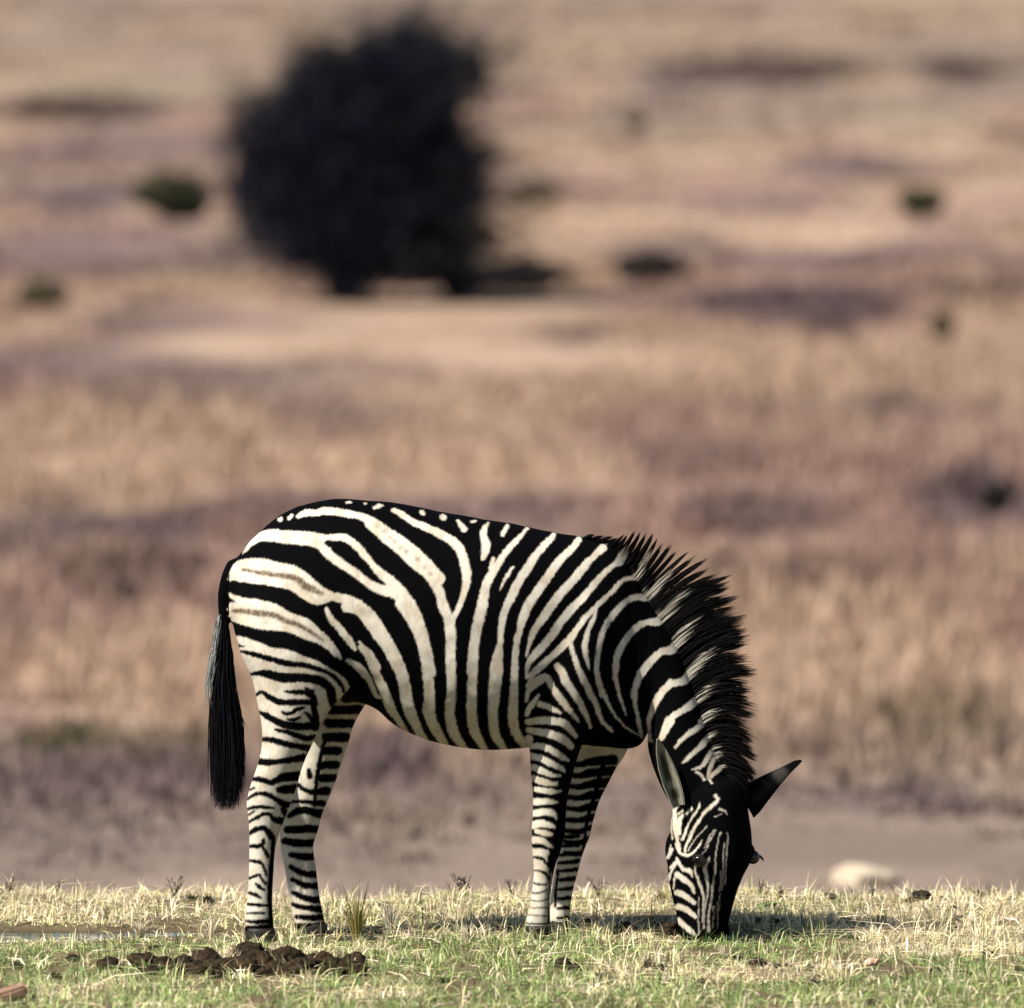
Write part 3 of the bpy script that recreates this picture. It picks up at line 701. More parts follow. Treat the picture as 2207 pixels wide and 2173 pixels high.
hc_eye = P3(1530, 1848, HY)
EYE = []
for sgn in (-1, 1):
    e = hc_eye + HV * sgn * .088 + HU * .062
    EYE.append((e, sgn))
    blob(e + EZ * .012 - HU * .004, (.034, .030, .036))
# cheek and nostril swellings
for sgn in (-1, 1):
    blob(P3(1522, 1835, HY) + HV * sgn * .050 - HU * .050, (.066, .040, .080))
    blob(P3(1516, 2006, HY) + HV * sgn * .036 + HU * .045, (.024, .022, .028))


def leg(rows, n=24):
    r = resamp(rows)
    a = P3(r[:, 1], r[:, 0], r[:, 3]); b_ = P3(r[:, 2], r[:, 0], r[:, 3])
    v, f = ring_loft((a + b_) / 2, np.tile(EX, (len(r), 1)), np.tile(EY, (len(r), 1)), (b_[:, 0] - a[:, 0]) / 2, r[:, 4], n, 2.0)
    add_part(v, f)


leg([(1230,530,690,-.10,.09),(1290,507,740,-.125,.13),(1350,506,772,-.135,.145),(1410,517,785,-.145,.145),(1455,537,768,-.15,.132),(1497,549,738,-.152,.12),(1534,557,712,-.152,.11),(1568,563,690,-.152,.10),(1600,564,675,-.152,.09),(1650,554,653,-.15,.075),
     (1695,539,640,-.145,.061),(1732,531,627,-.142,.053),(1757,534,617,-.14,.048),(1795,537,603,-.137,.042),(1834,537,593,-.135,.038),(1880,536,590,-.135,.036),(1935,533,587,-.135,.037),(1968,530,588,-.135,.042),(1995,528,590,-.135,.040),(2016,528,592,-.135,.040)])
leg([(1230,560,720,.10,.09),(1290,540,770,.12,.13),(1350,545,790,.13,.145),(1410,565,803,.135,.145),(1455,590,806,.14,.132),(1497,608,800,.14,.12),(1530,622,784,.14,.11),(1560,632,765,.14,.10),(1600,640,752,.14,.09),(1650,632,735,.14,.075),
     (1694,622,720,.135,.061),(1728,610,706,.132,.053),(1757,605,694,.13,.048),(1790,603,686,.13,.042),(1815,603,677,.13,.039),(1834,605,676,.13,.038),(1876,614,682,.13,.036),(1918,620,687,.13,.036),(1950,627,692,.13,.039),(1975,632,698,.13,.041),(2002,638,704,.13,.040)])
leg([(1230,1170,1310,-.09,.08),(1300,1140,1330,-.115,.11),(1380,1128,1335,-.13,.125),(1450,1127,1322,-.135,.125),(1513,1132,1298,-.132,.112),(1560,1137,1272,-.128,.10),(1597,1140,1258,-.125,.088),(1639,1142,1243,-.122,.075),(1681,1145,1232,-.12,.064),(1713,1148,1225,-.12,.056),
     (1755,1148,1220,-.12,.050),(1797,1145,1218,-.12,.049),(1839,1147,1207,-.12,.042),(1863,1150,1198,-.12,.038),(1900,1149,1190,-.12,.034),(1947,1142,1186,-.12,.035),(1972,1136,1186,-.12,.039),(1992,1133,1187,-.12,.037),(2008,1133,1188,-.12,.037)])
leg([(1300,1190,1340,.10,.11),(1380,1190,1365,.11,.125),(1450,1192,1375,.115,.125),(1560,1203,1368,.112,.10),(1600,1212,1358,.11,.09),(1630,1216,1346,.11,.082),(1656,1218,1328,.11,.075),(1685,1218,1313,.11,.066),(1727,1215,1292,.11,.057),
     (1769,1212,1279,.11,.050),(1803,1210,1271,.11,.048),(1839,1204,1257,.11,.042),(1879,1196,1246,.11,.036),(1925,1188,1234,.11,.034),(1956,1185,1230,.11,.037),(1975,1184,1228,.11,.039),(1996,1185,1228,.11,.037)])
# tail dock
td = resamp([(512,1205),(497,1228),(486,1262),(482,1300),(484,1345),(487,1400),(488,1440)])
tdp = P3(td[:, 0], td[:, 1])
rad = np.interp(np.linspace(0, 1, len(td)), [0, .3, 1], [.026, .021, .010])
add_part(*ring_loft(tdp, np.tile(EX, (len(td), 1)), np.tile(EY, (len(td), 1)), rad, rad * 1.1, 14))

raw = bpy.data.meshes.new('raw')
raw.from_pydata(np.vstack(parts_v).tolist(), [], parts_f)
bmx = bmesh.new(); bmx.from_mesh(raw); bmesh.ops.recalc_face_normals(bmx, faces=bmx.faces); bmx.to_mesh(raw); bmx.free()
raw_o = bpy.data.objects.new('raw', raw)
COL.objects.link(raw_o)
md = raw_o.modifiers.new('remesh', 'REMESH'); md.mode = 'VOXEL'; md.voxel_size = 0.0037; md.adaptivity = 0
dg = bpy.context.evaluated_depsgraph_get()
body_me = bpy.data.meshes.new_from_object(raw_o.evaluated_get(dg))
bpy.data.objects.remove(raw_o); bpy.data.meshes.remove(raw)
nv = len(body_me.vertices)
co = np.empty(nv * 3, np.float32); body_me.vertices.foreach_get('co', co); co = co.reshape(-1, 3).astype(float)
ed = np.empty(len(body_me.edges) * 2, np.int32); body_me.edges.foreach_get('vertices', ed); ed = ed.reshape(-1, 2)
deg = np.bincount(ed.ravel(), minlength=nv)[:, None]


def lap(v):
    s = np.empty_like(v)
    for k in range(3):
        s[:, k] = np.bincount(ed[:, 0], v[ed[:, 1], k], nv) + np.bincount(ed[:, 1], v[ed[:, 0], k], nv)
    return s / deg - v


pxs, pys = to_px(co[:, 0], co[:, 1], co[:, 2])
amt = np.where((pys > 1640) | ((pxs > 1430) & (pys > 1700)), .25, 1.0)[:, None]
for it in range(60):
    co += .5 * amt * lap(co)
    if it % 2: co -= .35 * amt * lap(co)
# muscle and bone relief
nx_, ny_ = co[:, 0] * 9, co[:, 2] * 9
body_me.vertices.foreach_set('co', co.astype(np.float32).ravel())
body_me.update()
nor = np.empty(nv * 3, np.float32); body_me.vertex_normals.foreach_get('vector', nor); nor = nor.reshape(-1, 3)
relief = (fbm(nx_, ny_, 61, 3) - .5) * .012 * smooth(1700, 1500, pys) * (pxs < 1400)
ribs = np.sin((pxs + (pys - 1300) * .12) / 13.0) * .0011 * smooth(860, 960, pxs) * smooth(1140, 1080, pxs) * smooth(1180, 1300, pys) * smooth(1590, 1500, pys)
co += nor * (relief + ribs)[:, None]
body_me.vertices.foreach_set('co', co.astype(np.float32).ravel())
body_me.polygons.foreach_set('use_smooth', np.ones(len(body_me.polygons), bool))
body_me.update()
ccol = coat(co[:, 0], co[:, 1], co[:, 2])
# dark spine line, dark muzzle, tail root
px_, py_ = to_px(co[:, 0], co[:, 1], co[:, 2])
spine = smooth(.022, .008, np.abs(co[:, 1])) * smooth(1350, 1250, px_) * smooth(1200, 1190, py_)
muz = smooth(2008, 2022, py_) * (px_ > 1440) * (px_ < 1590)
tl = ((px_ < 494) & (py_ > 1225)) * 1.0
tl = np.where(tl > 0, np.where(vnoise(px_ / 5, py_ / 6, 71) > .62, .2, 1.0), 0)
dk = np.maximum.reduce([spine, muz * .9, tl])[:, None]
ccol = ccol * (1 - dk) + C_BLACK * dk
set_col(body_me, ccol)
M_COAT = mat_attr('zebra_coat', rough=.8, spec=.01, bump=.35, bscale=420)
body_me.materials.clear(); body_me.materials.append(M_COAT)

zeb = bpy.data.objects.new('zebra', None)
zeb.empty_display_size = .2
link(zeb, label='black and white striped zebra standing with its head lowered to the grass', cat='zebra')
body = bpy.data.objects.new('body', body_me)
link(body, zeb)

# hooves
M_HOOF = mat_noise('hoof_horn', (.005, .0045, .004), (.016, .013, .011), 40, rough=.6, bump=.3, bdist=.003)
for (l, r, t_, Yc, hw) in ((524, 600, 2000, -.137, .048), (634, 713, 1990, .13, .048), (1127, 1194, 1994, -.12, .045), (1181, 1233, 1983, .11, .045)):
    zb = float(ground((((l + r) / 2) - CX) / 726.5, Yc)) - .012
    pt = P3((l + r) / 2 - 1, t_, Yc)
    ks = np.linspace(0, 1, 7)
    wt = (r - l) / 2 / 726.5
    cs = np.stack([pt[0] + ks * .004, Yc + 0 * ks, pt[2] + (zb - pt[2]) * ks], -1)
    rr = wt * (.80 + .20 * ks); rr[-1] *= .97
    v, f = ring_loft(cs, np.tile(EX, (7, 1)), np.tile(EY, (7, 1)), rr, hw * (.82 + .18 * ks), 24, 2.2)
    me = bpy.data.meshes.new('hoof'); me.from_pydata(v.tolist(), [], f); me.materials.append(M_HOOF)
    me.polygons.foreach_set('use_smooth', np.ones(len(me.polygons), bool))
    link(bpy.data.objects.new('hoof', me), zeb)

# eyes with lashes
M_EYE = bpy.data.materials.new('eye_gloss'); M_EYE.use_nodes = True
be = M_EYE.node_tree.nodes['Principled BSDF']; be.inputs['Base Color'].default_value = (.012, .008, .006, 1); be.inputs['Roughness'].default_value = .08
M_HAIR = mat_attr('coarse_hair', rough=.7, spec=.05)
for e, sgn in EYE:
    bm_ = bmesh.new(); bmesh.ops.create_uvsphere(bm_, u_segments=20, v_segments=14, radius=.021)
    me = bpy.data.meshes.new('eye'); bm_.to_mesh(me); bm_.free(); me.materials.append(M_EYE)
    me.polygons.foreach_set('use_smooth', np.ones(len(me.polygons), bool))
    o = bpy.data.objects.new('eye', me); o.location = e + HV * sgn * .016 + HU * .012
    link(o, zeb)
    N = 40
    a = rng.uniform(-.9, .9, N)
    root = (e + HV * sgn * .030 + HU * .014 + EZ * .010)[None] + (HU[None] * (a[:, None] * .018)) + EZ[None] * ((-.008 * a * a)[:, None])
    tipv = root + (HV * sgn * .008 + HU * .006 - EZ * .016)[None] * rng.uniform(.7, 1.2, (N, 1)) + rng.normal(0, .002, (N, 3))
    paths = np.stack([root, (root + tipv) / 2 + HV * sgn * .004, tipv], 1)
    v, fl, sz = tubes(paths, np.tile([.0012, .001, .0004], (N, 1)))
    me = make_mesh('eyelash', v, fl, sz, np.tile(C_BLACK * 2, (len(v), 1)), M_HAIR)
    link(bpy.data.objects.new('eyelash', me), o).matrix_parent_inverse = Matrix.Translation(o.location).inverted()


# ears
def ear(base, tip, face, width, colfn, shape=(.62, .80, 1.0, .92, .62, .30, .06)):
    base = np.array(base); tip = np.array(tip)
    L = np.linalg.norm(tip - base); ax_ = (tip - base) / L
    fc = np.array(face, float); fc -= ax_ * fc.dot(ax_); fc /= np.linalg.norm(fc)
    sd = np.cross(ax_, fc)
    U, V = 26, 17
    u = np.linspace(0, 1, U); vv = np.linspace(-1, 1, V)
    prof = np.interp(u, [0, .12, .35, .6, .8, .93, 1], shape) * width
    curl = np.interp(u, [0, .3, .7, 1], [1.9, 1.45, 1.0, .6])
    vs = []
    for side_off in (0, 1):
        for k in range(U):
            th = vv * curl[k]
            r = prof[k] / max(math.sin(min(curl[k], 1.57)), .3)
            p = base + ax_ * L * u[k] + sd[None] * (r * np.sin(th))[:, None] - fc[None] * (r * (np.cos(th) - .3) * .8)[:, None]
            nrm = sd[None] * np.sin(th)[:, None] - fc[None] * np.cos(th)[:, None]
            thick = .0045 * (1 - .5 * u[k])
            vs.append(p + nrm * thick * side_off)
    vs = np.array(vs).reshape(2, U, V, 3)
    idx = np.arange(2 * U * V).reshape(2, U, V)
    fs = []
    for k in range(U - 1):
        for j in range(V - 1):
            fs.append((idx[0, k, j], idx[0, k, j + 1], idx[0, k + 1, j + 1], idx[0, k + 1, j]))
            fs.append((idx[1, k, j], idx[1, k + 1, j], idx[1, k + 1, j + 1], idx[1, k, j + 1]))
        for j in (0, V - 1):
            q = (idx[0, k, j], idx[0, k + 1, j], idx[1, k + 1, j], idx[1, k, j])
            fs.append(q)
    for j in range(V - 1):
        fs.append((idx[0, U - 1, j], idx[0, U - 1, j + 1], idx[1, U - 1, j + 1], idx[1, U - 1, j]))
    me = bpy.data.meshes.new('ear'); me.from_pydata(vs.reshape(-1, 3).tolist(), [], [tuple(int(a) for a in t) for t in fs])
    me.polygons.foreach_set('use_smooth', np.ones(len(me.polygons), bool))
    uu = np.tile(np.repeat(u, V), 2); v2 = np.tile(np.tile(vv, U), 2); sd2 = np.repeat([0, 1], U * V)
    set_col(me, colfn(uu, v2, sd2)); me.materials.append(M_COAT)
    return link(bpy.data.objects.new('ear', me), zeb), (base, ax_, sd, fc, L, width)


def near_col(u, v, s):
    n = fbm(u * 9, v * 3 + s * 7, 81, 3)
    core = smooth(.55, .2, np.abs(v + .05)) * smooth(.30, .42, u) * smooth(.86, .7, u) + smooth(.5, .2, np.abs(v - .1)) * smooth(.06, .12, u) * smooth(.27, .22, u)
    w = np.clip(1 - core * (.55 + n), 0.02, 1)[:, None]
    return np.array([.20, .195, .15]) * w * (.4 + .9 * n)[:, None] + np.array([.03, .028, .015]) * (1 - w)


def far_col(u, v, s):
    w = (smooth(.5, .6, u) * smooth(.8, .7, u) * s * .05)[:, None]
    return C_BLACK * (1 - w) * 1.2 + C_WHITE * w


e_base = P3(1462, 1738, HY - .085); e_tip = P3(1418, 1592, HY - .12)
ear(e_base, e_tip, (.25, -1, .1), .024, near_col)
e_base = P3(1600, 1730, HY + .02); e_tip = P3(1728, 1641, HY + .05)
ear(e_base, e_tip, (.55, .8, -.5), .050, far_col, (1.0, .98, .80, .52, .30, .20, .07))

# mane: stiff upright hair along the neck
crest = np.array([(1255,1160),(1300,1177),(1331,1198),(1360,1228),(1385,1260),(1403,1290),(1422,1325),(1440,1352),(1462,1392),(1476,1428),(1487,1465),(1497,1500),(1508,1540),(1522,1580),(1538,1620),(1553,1660),(1570,1692)], float)
tipc = np.array([(1268,1152),(1328,1160),(1364,1148),(1402,1160),(1445,1182),(1510,1203),(1555,1248),(1576,1275),(1590,1325),(1597,1368),(1604,1410),(1622,1465),(1624,1520),(1624,1580),(1626,1640),(1626,1690),(1604,1730)], float)
NM = 9500
s_ = rng.uniform(0, len(crest) - 1.001, NM)
clump = np.floor(s_ * 5 + .9 * vnoise(s_ * 2.1, s_ * 0, 91))
cfrac = s_ * 5 - np.floor(s_ * 5)
k = s_.astype(int); fr = (s_ - k)[:, None]
p0 = crest[k] * (1 - fr) + crest[k + 1] * fr
p2 = tipc[k] * (1 - fr) + tipc[k + 1] * fr
# pull tips of a clump together, lengths vary by clump
ctr = (np.floor(s_ * 3.2) + .5) / 3.2
ctr = np.clip(ctr, 0, len(crest) - 1.001); kc = ctr.astype(int); fc_ = (ctr - kc)[:, None]
p2c = tipc[kc] * (1 - fc_) + tipc[kc + 1] * fc_
pull = (.10 + .25 * vnoise(ctr * 7.7, ctr * 0, 92) + .45 * smooth(8.5, 6, s_))[:, None]
p2 = p2 * (1 - pull) + p2c * pull
lenf = (.78 + .28 * vnoise(ctr * 5.3, ctr * 0 + 3, 93) + rng.normal(0, .07, NM)).clip(.4, 1.15)
lenf *= np.where(rng.random(NM) < .45, rng.uniform(.45, .95, NM), 1)
d2 = p2 - p0
p2 = p0 + d2 * lenf[:, None]
L2 = np.linalg.norm(p2 - p0, axis=1)[:, None]
p1 = p0 + L2 * .55 * np.array([.66, -.74]) * (1 - .25 * smooth(10, 16, s_)[:, None]) + d2 * .05
lat = rng.normal(0, .011, NM).clip(-.024, .024)
Yc = np.interp(s_, np.arange(len(crest)), np.linspace(0, -.115, len(crest)))
root_in = p0 - (p1 - p0) * .35
tt = np.linspace(0, 1, 6)
path = np.zeros((NM, 6, 3))
for q, t in enumerate(tt):
    p = root_in * (1 - t)**2 + 2 * p1 * t * (1 - t) + p2 * t * t
    Yq = Yc + lat * (1 + .9 * t) + .010 * (vnoise(ctr * 9.1, ctr * 0 + q * .3, 94) - .5) * t
    path[:, q] = P3(p[:, 0], p[:, 1], Yq)
rad = np.array([1.0, 1.0, .95, .8, .55, .15])[None] * rng.uniform(.0009, .0016, NM)[:, None]
v, fl, sz = tubes(path, rad)
px_, py_ = to_px(v[:, 0], v[:, 1], v[:, 2])
w = samp(base_w, px_, py_)
tpos = np.tile(np.repeat(tt, 3), NM)
w = smooth(.25, .6, w) * smooth(.84, .62, tpos) * np.repeat((rng.random(NM) > .05) * 1.0, 18)
tint = np.repeat(rng.uniform(.75, 1.05, NM), 18)
dark = np.array([.0035, .003, .003])[None] * np.repeat(rng.uniform(.5, 2.2, NM), 18)[:, None]
mc = dark * (1 - w[:, None]) + C_WHITE * w[:, None] * tint[:, None]
link(bpy.data.objects.new('mane', make_mesh('mane', v, fl, sz, mc, M_HAIR)), zeb)

# tail hair
NT = 2600
tpos0 = rng.uniform(0, 1, NT)**.8
q = np.interp(tpos0, np.linspace(0, 1, len(tdp)), np.arange(len(tdp)))
k = np.minimum(q.astype(int), len(tdp) - 2); fr = (q - k)[:, None]
rt = tdp[k] * (1 - fr) + tdp[k + 1] * fr
sidex = rng.uniform(-1, 1, NT)
start_py = to_px(rt[:, 0], rt[:, 1], rt[:, 2])[1]
keep = start_py > 1290
rt, sidex, start_py, tpos0 = rt[keep], sidex[keep], start_py[keep], tpos0[keep]
NT = len(rt)
white = (sidex < -.35) & (start_py < 1400) & (rng.random(NT) < .24)
end_py = np.where(white, rng.uniform(1390, 1530, NT), 1750 - rng.exponential(34, NT) - 12 * np.abs(sidex)**2)
short = rng.random(NT) < .25
end_py = np.where(short & ~white, start_py + (end_py - start_py) * rng.uniform(.4, .9, NT), end_py)
left = lambda y: np.interp(y, [1290, 1400, 1500, 1560, 1650, 1740], [476, 474, 458, 455, 457, 463])
right = lambda y: np.interp(y, [1290, 1400, 1480, 1560, 1640, 1700, 1740], [490, 499, 501, 520, 521, 518, 510])
path = np.zeros((NT, 7, 3)); ydep = rng.normal(0, .016, NT)
wob = rng.normal(0, 3, NT); wob2 = rng.normal(0, 7, NT)
for qi, t in enumerate(np.linspace(0, 1, 7)):
    yy = start_py + (end_py - start_py) * t
    xx = (left(yy) + right(yy)) / 2 + sidex * (right(yy) - left(yy)) / 2 + wob * np.sin(t * 3.1) + wob2 * t**3
    xx = np.where(white, xx - 16 * np.sin(np.pi * min(t, .75) / 1.5), xx)
    pr = P3(xx, yy, ydep * (.3 + t))
    e0 = 1 - min(1, t * 4)
    path[:, qi] = pr * (1 - e0) + rt * e0
rad = np.array([1, 1, 1, .95, .85, .6, .15])[None] * rng.uniform(.0011, .0019, NT)[:, None]
v, fl, sz = tubes(path, rad)
c = np.where(white[:, None], np.array([.22, .23, .23]) * rng.uniform(.4, 1.2, (NT, 1)), np.array([.0035, .0035, .005]) * rng.uniform(.6, 2.0, (NT, 1)))
c = np.repeat(c, 21, axis=0)
link(bpy.data.objects.new('tail_tuft', make_mesh('tail_tuft', v, fl, sz, c, M_HAIR)), zeb)

# ------------------------------------------------------------------ grass at the zebra's feet
DRY = np.array([[.68, .58, .34], [.78, .69, .46], [.60, .54, .28], [.68, .54, .36], [.50, .43, .24], [.88, .80, .62], [.80, .66, .48], [.60, .60, .30]])
GREEN = np.array([[.13, .23, .055], [.19, .31, .085], [.30, .38, .13], [.09, .16, .045], [.42, .46, .20]])
M_GRASS = mat_attr('grass_blade', rough=.6, spec=.2, transl=.25)
NG = 380000
NC = 21000
cxg = rng.uniform(-2.9, 2.9, NC); cyg = rng.uniform(-3.4, 2.6, NC)
ci = rng.integers(0, NC, NG)
gx = cxg[ci] + rng.normal(0, .018, NG); gy = cyg[ci] + rng.normal(0, .022, NG)
fill = rng.random(NG) < .35
gx = np.where(fill, rng.uniform(-2.9, 2.9, NG), gx); gy = np.where(fill, rng.uniform(-3.4, 2.6, NG), gy)
gsel = fbm(gx * 2.4, gy * 1.5, 101, 3)
bare = (fbm(gx * 7, gy * 3.6, 102, 2) < .32) & (rng.random(NG) < .8)
wetm = trough(gx, gy) * (gx < 1.0)
pud = smooth(-.55, -.95, gx) + smooth(.3, .42, gx) * smooth(.95, .75, gx)
ok = ~bare & ~((wetm > .2) & (rng.random(NG) < .5 + .495 * pud.clip(0, 1)))
gx, gy, gsel, ci, fill = gx[ok], gy[ok], gsel[ok], ci[ok], fill[ok]
NG = len(gx)
gz = ground(gx, gy) - .004
cl = hashn(ci, ci * 0, 5); cl = np.where(fill, rng.random(NG), cl)
green_p = (smooth(.0, -.5, gy) * .62 + .26) * smooth(.34, .55, gsel) + .10 + .18 * smooth(-1.2, -2.2, gy)
isg = (cl * .45 + rng.random(NG) * .55) < np.minimum(green_p * 1.25, .74)
nearthing = np.exp(-(((gx + .83) / .45)**2 + ((gy + .75) / .45)**2)) - .9 * np.exp(-(((gx + .68) / .16)**2 + ((gy + .25) / .2)**2)) - .9 * np.exp(-(((gx - .1) / .14)**2 + ((gy + .25) / .2)**2))
fc2, fw2 = furrow(gx)
lip = smooth(.55, .0, np.abs(gy - (fc2 - fw2 - .18)) / .5) * pud.clip(0, 1)[ok]
hgt = rng.gamma(4, .0068, NG).clip(.008, .075) * (.40 + 1.35 * cl**1.7) * (1 - .4 * nearthing.clip(-1, 1)) * (1 - .62 * lip) * (1 + (.5 + .7 * smooth(.68, .8, gx)) * np.exp(-((gy + .04) / .20)**2) * smooth(-.45, -.25, gx) * smooth(.0, .1, np.abs(gx - .11)) * smooth(.10, .16, np.abs(gx - .56)))
cbr = .38 + 1.0 * hashn(ci + 7, ci * 0 + 3, 9)
cbr = np.where(fill, rng.uniform(.7, 1.2, NG), cbr)
az = rng.uniform(0, 2 * np.pi, NG) * .75 + np.floor(cl * 40) * 1.3
lean = np.where(rng.random(NG) < .72, rng.uniform(.9, 2.8, NG), rng.uniform(.1, .9, NG))
dirv = np.stack([np.cos(az), np.sin(az), 0 * az], -1)
base = np.stack([gx, gy, gz], -1)
hz = hgt / np.sqrt(1 + lean**2 * .6)
mid = base + dirv * (hgt * lean * .30)[:, None] + EZ * (hz * .62)[:, None]
tip = base + dirv * (hgt * lean * .85)[:, None] + EZ * (hz * np.where(lean > 1.3, .72, 1.0))[:, None]
sdir = np.stack([-np.sin(az), np.cos(az), 0 * az], -1) + rng.normal(0, .35, (NG, 3))
sdir /= np.linalg.norm(sdir, axis=1, keepdims=True)
wd = rng.uniform(.0016, .0042, NG)
v, fl, sz = blades(base, tip, mid, wd, sdir)
dc = DRY[rng.integers(0, len(DRY), NG)]; gc = GREEN[rng.integers(0, len(GREEN), NG)]
c = 1.0 * np.where(isg[:, None], gc, dc) * rng.uniform(.8, 1.12, (NG, 1)) * cbr[:, None]
litter = rng.random(NG) < .07
c = np.where(litter[:, None], np.array([.16, .11, .07]), c)
link(bpy.data.objects.new('grass', make_mesh('grass', v, fl, sz, np.repeat(c, 5, 0), M_GRASS, False)), kind='stuff',
     label='short dry grass with green patches around the hooves', cat='grass')

# ------------------------------------------------------------------ plants standing out of the grass
M_PLANT = mat_attr('plant_stem', rough=.7, spec=.15, transl=.1)


def tuft(name, px, py, n, h, spread, cols, label, cat, group=None, wide=.003):
    p = hit(px, py)
    az = rng.uniform(0, 2 * np.pi, n); ln = rng.uniform(.1, 1, n) * spread
    d = np.stack([np.cos(az), np.sin(az), 0 * az], -1)
    hh = h * rng.uniform(.5, 1.0, n)
    b0 = d * rng.uniform(0, .010, (n, 1)) - EZ * .006
    md_ = b0 + d * (hh * ln * .35)[:, None] + EZ * (hh * .55)[:, None]
    tp = b0 + d * (hh * ln)[:, None] + EZ * (hh * (1 - .15 * ln))[:, None]
    sd = np.stack([-np.sin(az), np.cos(az), 0 * az], -1) + rng.normal(0, .4, (n, 3)); sd /= np.linalg.norm(sd, axis=1, keepdims=True)
    v, fl, sz = blades(b0, tp, md_, rng.uniform(.6, 1.2, n) * wide, sd)
    c = .75 * np.array(cols)[rng.integers(0, len(cols), n)] * rng.uniform(.8, 1.15, (n, 1))
    o = bpy.data.objects.new(name, make_mesh(name, v, fl, sz, np.repeat(c, 5, 0), M_PLANT, False))
    o.location = p
    return link(o, None, label, cat, group)


OLV = [(.22, .19, .05), (.30, .26, .08), (.12, .11, .03), (.42, .37, .16)]
PALE = [(.72, .64, .46), (.66, .56, .38), (.78, .72, .56)]
DGREEN = [(.035, .045, .018), (.05, .06, .02), (.025, .025, .015)]
tuft('sedge_tuft', 770, 2036, 90, .215, .55, OLV, 'tall olive sedge tuft beside the far hind hoof', 'grass tuft', wide=.004)
tuft('dry_grass_tuft', 300, 2022, 60, .07, .8, PALE, 'bleached straw tuft beside the puddle left of the hind hooves', 'grass tuft', wide=.005)
tuft('dry_grass_tuft', 455, 2026, 50, .085, .6, PALE, 'bleached upright tuft close behind the dung heap', 'grass tuft', wide=.004)
tuft('dry_grass_tuft', 840, 2010, 60, .12, .7, PALE, 'thin pale tuft behind the sedge tuft', 'grass tuft', wide=.003)
tuft('dry_grass_tuft', 1010, 2035, 60, .08, .9, PALE, 'loose straw tuft midway between hind legs and forelegs', 'grass tuft', wide=.004)
tuft('yellow_grass_tuft', 1425, 1948, 130, .055, .8, [(.45, .38, .12), (.52, .45, .2), (.3, .27, .08)], 'yellow green grass mound just behind the zebra\'s jaw', 'grass tuft', wide=.005)
for i_, (px, py, h) in enumerate([(448, 1952, .05), (415, 1945, .04), (920, 1968, .03), (1672, 2000, .045), (1640, 1992, .035), (1712, 2022, .04), (690, 2010, .04), (330, 2050, .03), (1660, 1960, .04), (860, 2080, .03), (960, 2120, .03), (1120, 2060, .025), (1300, 2110, .03), (1510, 2120, .03), (1590, 2070, .028), (1760, 2130, .035), (1840, 2030, .03), (1930, 2050, .028), (2080, 2110, .035), (2130, 2060, .03), (2150, 2000, .03), (1480, 2150, .03), (640, 2150, .03), (120, 2110, .03), (840, 1990, .025), (1080, 1990, .022), (1900, 1985, .03)]):
    tuft('dark_weed', px, py, 70, h, 1.1, DGREEN, 'low dark green weed clump in the pale grass', 'weed', 'dark weed clumps in the grass', wide=.007)
for i_, (px, py, h) in enumerate([(660, 1945, .06), (1960, 1935, .06), (1790, 1990, .06), (2000, 2070, .06), (60, 1940, .055), (470, 1935, .05), (1240, 2010, .05), (1560, 2055, .04)]):
    tuft('dry_grass_tuft', px, py, 30, h, .7, PALE, 'small wispy straw tuft scattered in the short turf', 'grass tuft', 'wispy straw tufts', wide=.003)


def weed(px, py, h, n, cols, label, group=None, heads=True):
    p = hit(px, py)
    paths, rads = [], []
    for j in range(n):
        a = rng.uniform(0, 2 * np.pi); s = rng.uniform(.1, .55); hh = h * rng.uniform(.6, 1)
        t = np.linspace(0, 1, 5)[:, None]
        d = np.array([math.cos(a), math.sin(a) * .6, 0])
        pth = d * s * hh * t**1.4 + EZ * (hh * t - .008) + rng.normal(0, .002, (5, 3)) * t
        paths.append(pth); rads.append(np.array([.0022, .002, .0016, .0013, .0008]))
        for _ in range(3):
            k0 = rng.integers(1, 4); d2 = np.array([rng.normal(0, 1), rng.normal(0, .6), rng.uniform(.5, 1.4)]); d2 *= h * .22 / np.linalg.norm(d2)
            paths.append(pth[k0] + d2[None] * t); rads.append(np.array([.0014, .0012, .001, .0009, .0006]))
            if heads:
                e = pth[k0] + d2
                paths.append(e + d2[None] * .22 * (t - .5)); rads.append(np.array([.0006, .003, .0038, .003, .0006]))
    v, fl, sz = tubes(np.array(paths), np.array(rads), 4)
    c = np.tile(np.array(cols), (len(v), 1)) * rng.uniform(.7, 1.3)
    o = bpy.data.objects.new('dry_weed', make_mesh('dry_weed', v, fl, sz, c, M_PLANT))
    o.location = p
    return link(o, None, label, 'weed', group)


for (px, py, h, n) in [(15, 1935, .085, 4), (120, 1935, .07, 3), (375, 1935, .085, 5), (240, 1925, .05, 4), (850, 1925, .075, 3), (880, 1930, .06, 4), (1105, 1932, .065, 3), (1290, 1935, .075, 3), (1640, 1935, .08, 2), (1680, 1935, .05, 3), (1772, 1932, .07, 3), (1880, 1938, .055, 3), (2125, 1925, .075, 5), (2090, 1930, .05, 4), (730, 1935, .06, 3), (1520, 1940, .03, 2)]:
    weed(px, py, h, n, (.06, .045, .04), 'spindly dry weed standing on the rim of the grassy bank', 'dry weeds along the bank rim')
weed(998, 1938, .10, 9, (.035, .025, .022), 'bushy dark dry weed between the hind legs and forelegs on the rim')
weed(1955, 2120, .09, 2, (.10, .08, .05), 'single thin brown stalk rising from the turf right of the muzzle')


